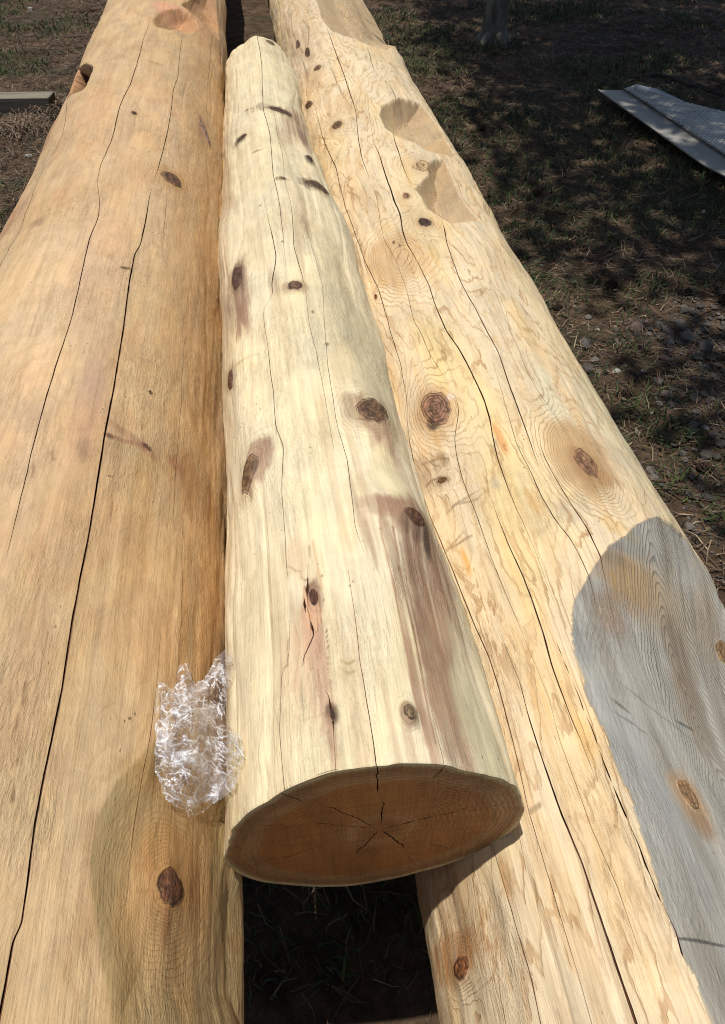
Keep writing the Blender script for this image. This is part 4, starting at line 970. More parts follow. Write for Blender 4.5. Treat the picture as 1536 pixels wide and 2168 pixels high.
    for i in range(n):
        jl = slit[(i-1) % n]; jr = (jl+1) % nc
        pl, pr = P[:, jl], P[:, jr]; w = WD[i]; on = w > 0
        dv = np.array([0, .012, 0])*np.where(on, 1, 0)[:, None]
        r4 = np.stack([pl, pl*.6+pr*.4+dv, pl*.4+pr*.6+dv, pr], 1)
        ii = base+len(g)*nrr*4+np.arange(nrr*4).reshape(nrr, 4); g.append(r4.reshape(-1, 3))
        act = on[:-1] | on[1:]
        for q in range(3): gf.append(np.stack([ii[:-1, q], ii[:-1, q+1], ii[1:, q+1], ii[1:, q]], -1)[act])
    G = np.concatenate(g); V = np.concatenate([V, G]); F = np.concatenate([F]+gf)
    col = np.concatenate([col, np.tile(A(70, 44, 28), (len(G), 1))])
    ring = np.concatenate([rho*26, np.zeros(len(G))]); amt = np.concatenate([np.full(len(fx), .55), np.zeros(len(G))])
    o = mesh_np('end_face', V, F, M_END, rootC, {'tone': ('C', col), 'ring': ('F', ring), 'ring_amount': ('F', amt), 'wood_co': ('V', V[:, [0, 2, 1]])})
    o['label'] = 'sawn end with growth rings and star shaped cracks'
end_face()

# ------------------------------------------------------------------ ground
def m_ground():
    t = NT('dark_forest_soil')
    co = t.n('ShaderNodeTexCoord').outputs['Object']
    n1 = t.noise(co, 1.3, 5, .6); n2 = t.noise(co, 9, 6, .65); n3 = t.noise(co, 60, 5, .7, .6); n4 = t.noise(co, 3.1, 4, .6)
    c = t.mix(t.ramp(n2, .35, .68), (.056, .036, .022), (.150, .098, .060))
    c = t.mix(t.math('MULTIPLY', t.ramp(n1, .5, .62), .7), c, (.055, .055, .030))
    c = t.mix(t.math('MULTIPLY', t.ramp(n3, .56, .70), .7), c, (.19, .145, .10))
    c = t.mix(t.math('MULTIPLY', t.ramp(n4, .56, .7), .5), c, (.035, .022, .016))
    t.link(c, t.b.inputs['Base Color']); t.b.inputs['Roughness'].default_value = .95
    t.b.inputs['Specular IOR Level'].default_value = .1
    h = t.math('ADD', t.math('MULTIPLY', n3, .5), n2)
    t.link(t.bump(h, 1.0, .03), t.b.inputs['Normal'])
    return t.m
def m_attr(name, rough=.8, var=.25, sc=40, spec=.2, bump=.4, bd=.003, transl=0):
    t = NT(name); c = t.attr('tone', 'Color')
    co = t.n('ShaderNodeTexCoord').outputs['Object']; n = t.noise(co, sc, 5, .6)
    vm = t.n('ShaderNodeVectorMath', operation='SCALE'); t.link(c, vm.inputs[0])
    t.link(t.math('ADD', 1-var, t.math('MULTIPLY', n, var*2)), vm.inputs['Scale'])
    t.link(vm.outputs[0], t.b.inputs['Base Color']); t.b.inputs['Roughness'].default_value = rough
    t.b.inputs['Specular IOR Level'].default_value = spec
    if bump: t.link(t.bump(n, bump, bd), t.b.inputs['Normal'])
    return t.m
def m_plain(name, c1, c2, sc=(20, 20, 20), rough=.8, spec=.2, metal=0, bump=.5, bd=.004, dist=.4):
    t = NT(name); co = t.n('ShaderNodeTexCoord').outputs['Object']
    n = t.noise(t.scale(co, sc), 1, 6, .62, dist); n2 = t.noise(t.scale(co, [q*.23 for q in sc]), 1, 4, .6)
    c = t.mix(t.ramp(n, .3, .7), c1, c2); c = t.mix(t.math('MULTIPLY', t.ramp(n2, .42, .65), .5), c, [q*.55 for q in c1])
    t.link(c, t.b.inputs['Base Color']); t.inp(t.b.inputs['Roughness'], t.math('ADD', rough-.12, t.math('MULTIPLY', n, .24)))
    t.b.inputs['Specular IOR Level'].default_value = spec; t.b.inputs['Metallic'].default_value = metal
    t.link(t.bump(n, bump, bd), t.b.inputs['Normal'])
    return t.m
M_GROUND = m_ground()

def gz(x, y):
    return (fbm(x*.7+3, y*.7, 61, 3)-.5)*.10+(fbm(x*5, y*5, 62, 4)-.5)*.035-.02
def axis(lo, hi, st, far):
    a = np.arange(lo, hi, st); k = np.cumsum(st*1.35**np.arange(1, 40)); k = k[k < far]
    return np.concatenate([lo-k[::-1], a, hi+k])
gx = axis(-5, 7, .04, 150); gy = axis(-1.5, 11, .045, 150)
GX, GY = np.meshgrid(gx, gy)
gv = np.stack([GX, GY, gz(GX, GY)], -1).reshape(-1, 3)
ni, nj = GX.shape; ix = np.arange(ni*nj).reshape(ni, nj)
gf = np.stack([ix[:-1, :-1], ix[:-1, 1:], ix[1:, 1:], ix[1:, :-1]], -1).reshape(-1, 4)
g = mesh_np('ground', gv, gf, M_GROUND); tag(g, kind='structure')

def visible(x, y, z=0.0, m=60):
    d = np.stack([x, y, z-CAMZ+0*x], -1)
    w = d@FW; u = 768+FPX*(d@RT)/w; v = 1024-FPX*(d@UP)/w
    return (w > 0) & (u > -m) & (u < 1536+m) & (v > -m) & (v < 2168+m), u, v
def gravel_amount(x, y):
    return np.clip(np.exp(-(((x-2.05-.30*(y-2.1))/.62)**2+((y-2.15)/.95)**2)**1.5)*1.6+.55*np.exp(-(((x-1.45)/.4)**2+((y-1.15)/.6)**2)), 0, 1)*sstep(.25, .55, fbm(x*2.2, y*2.2, 66, 3))

# ---- blades, straw and needles
def strands(name, n, kind_, lab, seed):
    r = np.random.default_rng(seed)
    X = r.uniform(-3.2, 6.2, n*5); Y = .3+11*r.random(n*5)**1.15
    ok, u, v = visible(X, Y)
    under = (X > -1.0) & (X < 1.0) & ~((X > -.12) & (X < .17) & (Y < .6))
    ok &= ~((X > LOG_L.cx(Y)-.22) & (X < LOG_R.cx(Y)+.22) & (Y > .6))
    green = fbm(X*1.5, Y*1.5, 71, 3)
    gr = gravel_amount(X, Y)
    p = (sstep(.42, .62, green) if kind_ == 'grass' else .45+.55*sstep(.6, .4, green))*(1-.8*gr)
    p = p*(.35+.65*sstep(.4, .6, fbm(X*7, Y*7, 72, 2)))
    if kind_ == 'litter': p = np.maximum(p, .25)
    ok &= r.random(len(X)) < p
    X, Y, green = X[ok][:n], Y[ok][:n], green[ok][:n]; n = len(X)
    Z = gz(X, Y)
    az = r.uniform(0, 2*np.pi, n)
    dist = np.hypot(X, Y)
    if kind_ == 'grass':
        L = r.uniform(.025, .075, n); lean = r.uniform(.3, 1.25, n); w = r.uniform(.0011, .0024, n)*(1+dist*.12)
    else:
        L = r.uniform(.02, .10, n); lean = r.uniform(1.25, 1.6, n); w = r.uniform(.0007, .0019, n)*(1+dist*.12)
    d = np.stack([np.cos(az)*np.sin(lean), np.sin(az)*np.sin(lean), np.cos(lean)], -1)
    s = np.stack([-np.sin(az), np.cos(az), 0*az], -1)*w[:, None]
    B = np.stack([X, Y, Z+(0 if kind_ == 'grass' else .004)+r.uniform(0, .006, n)], -1)
    bend = np.stack([r.uniform(-.3, .3, n)*L, r.uniform(-.3, .3, n)*L, -.18*L if kind_ == 'grass' else 0*L], -1)
    m = B+d*L[:, None]*.55; e = B+d*L[:, None]+bend
    V = np.stack([B-s, B+s, m+s*.8, m-s*.8, e+s*.15, e-s*.15], 1).reshape(-1, 3)
    b = np.arange(n)[:, None]*6
    F = np.concatenate([b+np.array([0, 1, 2, 3]), b+np.array([3, 2, 4, 5])])
    if kind_ == 'grass':
        pal = np.array([(.050, .075, .020), (.075, .095, .030), (.030, .052, .018), (.12, .105, .05), (.04, .06, .03)])
    else:
        pal = np.array([(.16, .11, .065), (.10, .06, .038), (.24, .18, .11), (.065, .04, .028), (.13, .07, .04), (.05, .034, .026)])
    c = pal[r.integers(0, len(pal), n)]*r.uniform(.3, 1.0, (n, 1))*np.where(X < 0, 1.45, 1.6)[:, None]  # strand colour raised right of the logs to lift the shaded ground
    o = mesh_np(name, V, F, M_STRAND, None, {'tone': ('C', np.repeat(c, 6, 0))}, smooth=False)
    tag(o, lab, 'grass' if kind_ == 'grass' else 'litter', kind='stuff')
M_STRAND = m_attr('dry_blade', rough=.75, bump=0)
strands('grass', 60000, 'grass', 'short patchy green grass growing on the dark soil', 5)
strands('needle_litter', 90000, 'litter', 'dry needles and straw scattered over the dark soil', 6)

def rock(seed, flat=.6, sub=1, rough=.28):
    r = np.random.default_rng(seed)
    import bmesh
    bm = bmesh.new(); bmesh.ops.create_icosphere(bm, subdivisions=sub, radius=1)
    dirs = r.normal(size=(7, 3)); dirs /= np.linalg.norm(dirs, axis=1, keepdims=True); lim = r.uniform(.55, .9, 7)
    for v in bm.verts:
        p = np.array(v.co)
        for dd, l in zip(dirs, lim):
            q = p@dd
            if q > l: p = p-dd*(q-l)
        p = p*(1+r.uniform(-1, 1)*rough*.25); p[2] *= flat; v.co = p
    V = np.array([v.co[:] for v in bm.verts]); F = np.array([[v.index for v in f.verts] for f in bm.faces]); bm.free()
    return V, F
M_PEB = m_attr('gravel_stone', rough=.85, var=.35, sc=60, bump=.6, bd=.004)
# small gravel, far too many to count
def pebbles(n, seed):
    r = np.random.default_rng(seed); shapes = [rock(900+i) for i in range(6)]
    X = r.uniform(.7, 4.2, n*8); Y = r.uniform(.4, 6.0, n*8)
    p = gravel_amount(X, Y)+.03; ok = (r.random(len(X)) < p) & (X > LOG_R.cx(Y)+.25) & visible(X, Y)[0]
    X, Y = X[ok][:n], Y[ok][:n]; Vs, Fs, Cs = [], [], []; b = 0
    for x, y in zip(X, Y):
        V, F = shapes[r.integers(6)]
        s = r.uniform(.003, .010)*(1+r.uniform(.6, 2.6)*(r.random() < .10)); a = r.uniform(0, 6.28)
        R_ = np.array([[math.cos(a), -math.sin(a), 0], [math.sin(a), math.cos(a), 0], [0, 0, 1]])
        sc = np.array([1, r.uniform(.6, 1), r.uniform(.6, 1)])
        Vs.append((V*sc*s)@R_.T+np.array([x, y, float(gz(x, y))+s*.25])); Fs.append(F+b); b += len(V)
        g_ = r.uniform(.04, .12); Cs.append(np.tile(np.array([g_*1.15, g_*.98, g_*.82])*(1.8 if r.random() < .03 else 1), (len(V), 1)))
    o = mesh_np('gravel', np.concatenate(Vs), np.concatenate(Fs), M_PEB, None, {'tone': ('C', np.concatenate(Cs))}, smooth=False)
    tag(o, 'loose grey gravel spread over the soil beside the right log', 'gravel', kind='stuff')
pebbles(9000, 21)

def ground_at(u, v, lift=0.0):
    z = 0.0
    for _ in range(4):
        p = plane_hit(u, v, z); z = float(gz(p[0], p[1]))+lift
    return p[0], p[1], z-lift
STONE_MATS = [m_plain('grey_stone', (.115, .10, .085), (.185, .165, .14)), m_plain('dark_stone', (.06, .052, .045), (.10, .09, .078)), m_plain('pale_stone', (.30, .28, .25), (.44, .42, .38)), m_plain('brown_stone', (.13, .09, .07), (.2, .15, .12))]
def stone(u, v, wpx, mat, lab, grp='stones on the ground beside the right log', seed=0, flat=.6):
    x, y, z = ground_at(u, v)
    d = math.sqrt(x*x+y*y+(CAMZ-z)**2); r_ = wpx*.5*d/FPX
    V, F = rock(seed, flat, 2, .2)
    rr = np.random.default_rng(seed); V = V*r_*np.array([1, rr.uniform(.7, 1), 1])
    o = mesh_np('stone', V, F, STONE_MATS[mat], smooth=False)
    o.location = (x, y, z+r_*flat*.35); o.rotation_euler = (rr.uniform(-.2, .2), rr.uniform(-.2, .2), rr.uniform(0, 6.28))
    tag(o, lab, 'stone', grp)
for q in [(1494, 742, 44, 1, 'largest dark grey boulder in the gravel at the right edge'), (1455, 716, 34, 0, 'squarish grey stone just left of the dark boulder'), (1415, 725, 26, 0, 'grey stone left of the squarish one'), (1440, 690, 28, 0, 'grey stone above the squarish one'), (1478, 705, 20, 0, 'narrow upright grey stone by the boulder'),
          (1345, 697, 38, 3, 'brownish broad stone among grass left of the rock pile'), (1236, 727, 30, 0, 'rounded grey stone close beside the right log'), (1240, 737, 24, 1, 'black hollow looking stone close beside the right log'), (1258, 765, 22, 0, 'small grey stone under the rounded one by the log'),
          (1305, 788, 18, 2, 'small pale stone half way between log and boulder'), (1362, 786, 12, 2, 'tiny pale round pebble above the brown cone'), (1412, 838, 24, 3, 'rusty pink stone in the middle of the gravel'), (1395, 856, 16, 2, 'pale angular stone just below the rusty pink one'),
          (1492, 908, 18, 2, 'pale greenish stone alone in the grass at the right edge'), (1482, 1013, 18, 0, 'light grey stone near the lower right of the gravel'), (1450, 975, 16, 0, 'small grey stone above the lower light grey one'), (1490, 780, 22, 0, 'grey stone under the dark boulder'),
          (1395, 690, 22, 0, 'grey stone between the brown stone and the pile'), (1375, 698, 18, 0, 'small grey stone right of the brown stone'), (1468, 665, 20, 1, 'dark stone at the top of the rock pile'), (1450, 655, 22, 0, 'grey stone at the top of the rock pile'), (1405, 760, 22, 3, 'brown stone under the rock pile'), (1245, 674, 18, 0, 'grey flat stone in the litter above the log edge'), (1265, 699, 10, 2, 'thin whitish chip of stone near the log'), (1490, 450, 12, 2, 'single white pebble alone on the dark litter'), (1515, 800, 26, 1, 'dark stone at the right edge under the boulder')]:
    stone(*q, seed=int(q[0]*7+q[1]))
stone(65, 22, 12, 2, 'small white stone on the ground far left', 'pale stones on the left ground', seed=51)
stone(62, 332, 14, 2, 'pale stone in the grass at the left edge', 'pale stones on the left ground', seed=52)

# ---- pine cones
M_CONE = m_plain('pine_cone_brown', (.035, .02, .014), (.07, .042, .028), rough=.8)
def cone(u, v, lpx, az, lab):
    x, y, z = ground_at(u, v); d = math.sqrt(x*x+y*y+CAMZ**2); L = lpx*d/FPX
    root = empty('pine_cone', (x, y, z+L*.24), az); tag(root, lab, 'pine cone', 'dark pine cones on the ground')
    core = MB(); core.tube([(-L*.45, 0, 0), (-L*.3, 0, 0), (0, 0, 0), (L*.3, 0, 0), (L*.48, 0, 0)], [L*.08, L*.2, L*.24, L*.15, L*.03], 8)
    core.build('core', M_CONE, root)
    sc = MB()
    for i in range(64):
        t = i/64; a = i*2.4; xx = -L*.45+L*.9*t; r_ = L*.30*math.sin(math.pi*min(1, .18+t*.8))+L*.03
        c, s = math.cos(a), math.sin(a); w = L*.07
        p = Vector((xx, c*r_*.6, s*r_*.6)); q = Vector((xx+L*.07, c*r_*1.15, s*r_*1.15)); side = Vector((0, -s, c))*w
        nrm = Vector((-L*.03, c*L*.02, s*L*.02))
        sc.add([p-side*.6, p+side*.6, q+side, q-side, q+nrm], [(0, 1, 2, 3), (3, 2, 4), (0, 3, 4), (1, 4, 2)])
    o = sc.build('scales', M_CONE, root); tag(o, kind='stuff')
for q in [(1293, 611, 30, .3, 'dark pine cone lying in the brown litter above the gravel'), (1330, 842, 34, -.6, 'long dark pine cone on the grey gravel'), (1490, 998, 36, -.4, 'dark pine cone low at the right edge by gravel'), (1532, 640, 26, .2, 'dark pine cone touching the right edge of the picture'), (1456, 622, 18, 1.0, 'small dark pine cone above the rock pile'),
          (1022, 276, 16, .4, 'small dark pine cone beside the top of the right log'), (1118, 467, 16, .2, 'small dark pine cone in the green patch right of the log'), (1135, 413, 20, -.3, 'dark pine cone right of the two gouged hollows'), (1180, 655, 22, .1, 'dark pine cone close to the right log edge')]:
    cone(*q)

# ---- small live plants and dead leaves
def leafy(u, v, wpx, n, lab, seed, cols=((.022, .042, .014), (.035, .058, .018), (.05, .06, .022))):
    r = np.random.default_rng(seed); x, y, z = ground_at(u, v); d = math.sqrt(x*x+y*y+CAMZ**2); W = wpx*.5*d/FPX
    Vs, Fs, Cs = [], [], []; b = 0
    for i in range(n):
        a = r.uniform(0, 6.28); rr = W*math.sqrt(r.random()); px, py = x+rr*math.cos(a), y+rr*math.sin(a)
        L = r.uniform(.006, .02); az = r.uniform(0, 6.28); up_ = r.uniform(.1, .7); h = float(gz(px, py))+r.uniform(.005, .04)
        D = np.array([math.cos(az)*math.cos(up_), math.sin(az)*math.cos(up_), math.sin(up_)]); S = np.array([-math.sin(az), math.cos(az), 0])*L*.32
        P0 = np.array([px, py, h]); M_ = P0+D*L*.5-np.array([0, 0, L*.06]); E_ = P0+D*L-np.array([0, 0, L*.2])
        Vs.append(np.array([P0, M_+S, M_, M_-S, E_])); Fs += [[b, b+1, b+2], [b, b+2, b+3], [b+1, b+4, b+2], [b+2, b+4, b+3]]; b += 5
        c = np.array(cols[r.integers(len(cols))])*r.uniform(.6, 1.3); Cs.append(np.tile(c, (5, 1)))
    o = mesh_np('weed_patch', np.concatenate(Vs), np.array(Fs), M_STRAND, None, {'tone': ('C', np.concatenate(Cs))}, smooth=False)
    tag(o, lab, 'weeds', kind='stuff')
for i, q in enumerate([(1255, 200, 80, 160, 'low green weeds beside the tip of the metal ramp'), (1045, 375, 70, 120, 'green weeds right of the hollow log shoulder'), (1360, 392, 90, 200, 'bright green weeds below the metal ramp'), (1420, 120, 160, 300, 'green weeds at the upper right'), (1120, 470, 60, 90, 'green weeds right of the log half way up'), (1330, 735, 90, 160, 'green weeds among the gravel'), (1420, 920, 120, 220, 'green weeds at the right edge'), (1260, 905, 80, 120, 'green weeds between the log and the gravel'), (1350, 30, 200, 300, 'green weeds at the top right corner'), (100, 120, 80, 120, 'small green weeds on the left ground'), (20, 400, 70, 160, 'green weeds at the left edge'), (1150, 600, 60, 80, 'small green weeds near the log edge')]):
    leafy(*q, seed=100+i)
r_ = np.random.default_rng(5)
def dead_leaves(n):
    Vs, Fs, Cs = [], [], []; b = 0; k = 0
    while k < n:
        x, y = r_.uniform(-3, 5.5), r_.uniform(.6, 10)
        if (-1.0 < x < 1.0): continue
        k += 1; L = r_.uniform(.012, .034); az = r_.uniform(0, 6.28); z = float(gz(x, y))+.008
        D = np.array([math.cos(az), math.sin(az), r_.uniform(-.2, .5)]); S = np.array([-math.sin(az), math.cos(az), r_.uniform(-.4, .4)])*L*.3
        P0 = np.array([x, y, z]); M_ = P0+D*L*.5
        Vs.append(np.array([P0, M_+S, M_-np.array([0, 0, L*.1]), M_-S, P0+D*L])); Fs += [[b, b+1, b+2], [b, b+2, b+3], [b+1, b+4, b+2], [b+2, b+4, b+3]]; b += 5
        c = np.array([(.16, .09, .045), (.24, .17, .09), (.09, .05, .03), (.30, .25, .17)][r_.integers(4)])*r_.uniform(.5, 1.2); Cs.append(np.tile(c, (5, 1)))
    o = mesh_np('leaf_litter', np.concatenate(Vs), np.array(Fs), M_STRAND, None, {'tone': ('C', np.concatenate(Cs))}, smooth=False)
    tag(o, 'dead brown leaves scattered over the ground', 'leaves', kind='stuff')
dead_leaves(2600)

# ---- twigs and the fallen branch behind the ramp
M_BARK = m_plain('dark_bark', (.045, .034, .026), (.10, .08, .062), (18, 18, 5), bump=.9, bd=.01)
def ground_tube(name, pts, wpx, lab, cat, lift=.5, group=None):
    P = []
    for u, v in pts:
        x, y, z = ground_at(u, v); P.append((x, y, z))
    d = math.sqrt(P[0][0]**2+P[0][1]**2+CAMZ**2); r0 = wpx*.5*d/FPX
    P = [(p[0], p[1], p[2]+r0*lift+random.uniform(0, r0*.6)) for p in P]
    rad = [r0*(1-.55*i/(len(P)-1)) for i in range(len(P))]
    m = MB(); m.tube(P, rad, 7, lump=.12); o = m.build(name, M_BARK, smooth=True); tag(o, lab, cat, group); return o
ground_tube('fallen_branch', [(1530, 205), (1490, 190), (1455, 182), (1425, 170), (1395, 160), (1360, 163), (1335, 168)], 9, 'dark bent branch lying on the ground behind the metal ramp', 'branch')
ground_tube('twig', [(138, 82), (160, 80), (190, 77)], 4, 'thin dark twig on the left ground by the log', 'twig')
ground_tube('twig', [(1140, 470), (1190, 490), (1240, 518), (1290, 548)], 2.6, 'long thin twig lying across the dark litter', 'twig')
ground_tube('twig', [(1040, 300), (1062, 304), (1080, 312)], 3, 'short dark twig right of the gouged hollows', 'twig')

# ---- timber on the left ground
M_TIMBER = m_plain('grey_green_timber', (.16, .14, .10), (.26, .23, .17), (3, 60, 60), rough=.85, bump=.6, bd=.003)
a = np.array(ground_at(-60, 245)); b = np.array(ground_at(112, 250))
d = (b-a); Lb = float(np.hypot(d[0], d[1])); rz = math.atan2(d[1], d[0])
root = empty('timber_beam', tuple((a+b)/2), rz); tag(root, 'squared grey green timber lying on the ground at the left edge', 'timber')
m = MB(); m.box((0, .085, .055), (Lb, .15, .115)); m.build('beam', M_TIMBER, root, bevel=.004)
m = MB(); m.box((Lb/2+.002, .085, .055), (.004, .142, .107)); m.build('end_grain', m_plain('end_grain_timber', (.10, .09, .06), (.16, .14, .10), (40, 40, 40)), root)
# straw heaped at the end of the beam
def tuft(u, v, W, n, lab, seed):
    r = np.random.default_rng(seed); x, y, z = ground_at(u, v); V, F, Cc = [], [], []
    for i in range(n):
        a = r.uniform(0, 6.28); q = W*r.random()**.7; p = np.array([x+q*math.cos(a), y+q*math.sin(a), float(gz(x, y))+r.uniform(0, .06)])
        az = r.uniform(0, 6.28); L = r.uniform(.04, .13); w = r.uniform(.0015, .003); bend = r.uniform(-.6, .6)
        prev = None
        for k in range(4):
            t = k/3; q_ = p+np.array([math.cos(az+bend*t)*L*t, math.sin(az+bend*t)*L*t, math.sin(t*3)*L*.35*r.uniform(.4, 1)])
            s = np.array([-math.sin(az), math.cos(az), 0])*w
            V += [q_-s, q_+s]
            if k: bb = len(V)-4; F.append([bb, bb+1, bb+3, bb+2])
        c = np.array([(.26, .19, .12), (.15, .09, .06), (.20, .15, .10), (.10, .065, .045)][r.integers(4)]); Cc.append(np.tile(c, (8, 1)))
    o = mesh_np('straw_heap', np.array(V), np.array(F), M_STRAND, None, {'tone': ('C', np.concatenate(Cc))}, smooth=False); tag(o, lab, 'straw', kind='stuff')
tuft(118, 232, .18, 500, 'tangled brown straw at the end of the timber', 3)
tuft(60, 275, .22, 260, 'loose straw in front of the timber', 4)

# ---- aluminium ramp on the right
M_ALU = m_plain('scuffed_aluminium', (.33, .305, .26), (.45, .41, .34), (9, 3, 9), rough=.6, spec=.4, metal=.1, bump=.25, bd=.003, dist=1.2)
M_TREAD = m_plain('dusty_tread_plate', (.24, .23, .20), (.52, .48, .40), (10, 22, 14), rough=.7, spec=.3, metal=.05, bump=.3, bd=.002, dist=.8)
M_LOZ = m_plain('worn_tread_ridge', (.62, .60, .55), (.8, .77, .7), rough=.5)
M_EDGE = m_plain('dark_seam', (.05, .05, .05), (.09, .085, .08))
HZ = .06
tip = plane_hit(1268, 190, HZ); bot = plane_hit(1490, 348, HZ*.85); s0 = plane_hit(1318, 191, HZ); s1 = plane_hit(1560, 350, HZ*.9)
top = plane_hit(1344, 180, HZ+.02); bk = plane_hit(1450, 215, HZ+.02); bk2 = plane_hit(1640, 262, HZ+.01); low2 = plane_hit(1700, 470, HZ*.8); rr2 = plane_hit(1900, 350, HZ)
root = empty('metal_ramp', (float(s0[0]), float(s0[1]), 0)); tag(root, 'dusty grey aluminium ramp with raised tread lying at the right edge', 'ramp')
O = np.array([s0[0], s0[1], 0])
def plate(name, pts, th, mat):
    me = bpy.data.meshes.new(name); n = len(pts)
    V = [tuple(p-O) for p in pts]+[tuple(p-O-np.array([0, 0, th])) for p in pts]
    F = [tuple(range(n)), tuple(range(n, 2*n))[::-1]]+[(i, n+i, n+(i+1) % n, (i+1) % n) for i in range(n)]
    me.from_pydata(V, [], F); me.materials.append(mat); me.validate()
    o = bpy.data.objects.new(name, me); C.objects.link(o); o.parent = root; return o
lf = plane_hit(1536, 372, HZ*.8)
plate('flange', [tip, s0, s1, plane_hit(1620, 420, HZ*.8), lf, bot], .008, M_ALU)
dz = np.array([0, 0, .010])
plate('tread_plate', [s0+dz*.8, top, bk, bk2, rr2, low2, s1+dz], .007, M_TREAD)
e = MB(); e.tube([s0-O+dz, (s0+s1)/2-O+dz, s1-O+dz], .004, 6); e.build('seam', M_EDGE, root)
e = MB(); e.tube([tip-O, (tip+bot)/2-O, bot-O, lf-O], .005, 6); e.build('rolled_edge', M_ALU, root)
pe = plane_hit(1344, 187, HZ+.02)
e = MB(); e.tube([pe-O, pe-O+np.array([.10, -.12, .004]), pe-O+np.array([.22, -.3, -.01])], [.026, .022, .006], 10, True); e.build('pipe_end', m_plain('bright_pipe', (.55, .55, .55), (.7, .7, .68), metal=.5, rough=.4), root, smooth=True)
loz = MB()
U = (s1-s0)[:2]; Lu = np.linalg.norm(U); U /= Lu; W_ = np.array([-U[1], U[0]]); W_ = W_ if W_@(top-s0)[:2] > 0 else -W_
polyT = [p[:2] for p in (s0, top, bk, bk2, rr2, low2, s1)]
def inside(p, poly):
    c = False; n = len(poly)
    for i in range(n):
        a, b = poly[i], poly[(i+1) % n]
        if (a[1] > p[1]) != (b[1] > p[1]) and p[0] < (b[0]-a[0])*(p[1]-a[1])/(b[1]-a[1])+a[0]: c = not c
    return c
for i in range(90):
    for j in range(34):
        p = s0[:2]+U*(.03+i*.026)+W_*(.02+j*.026)
        if not inside(p, polyT) or not inside(p+U*.015, polyT) or not inside(p+W_*.015, polyT): continue
        t_ = min(1, np.linalg.norm(p-s0[:2])/Lu); zc = HZ*(1-.1*t_)+.017
        loz.box((p[0]-O[0], p[1]-O[1], zc+.002), (.022, .007, .010), rz=math.atan2(U[1], U[0])+(math.pi/4 if (i+j) % 2 else -math.pi/4))
o = loz.build('tread_lozenges', M_LOZ, root); tag(o, kind='stuff')
# the ramp rests on a board and two short legs
uv = plane_hit(1500, 352, .10); u2 = plane_hit(1600, 420, .06)
e = MB()
for q in (tip*.9+bot*.1, (tip+bot)/2, bot):
    e2 = MB(); c_ = q-O; e2.box((c_[0]+.06, c_[1]-.02, (HZ-.02)/2), (.03, .03, HZ-.03)); e2.build('leg', M_EDGE, root)
bp = plane_hit(1530, 372, .03); bm_ = MB(); bm_.box((float(bp[0])+.12, float(bp[1])-.2, .035), (.12, 1.3, .05), rz=-.45)
o = bm_.build('board', M_TIMBER, bevel=.004); tag(o, 'narrow grey green board under the lower edge of the metal ramp', 'board')

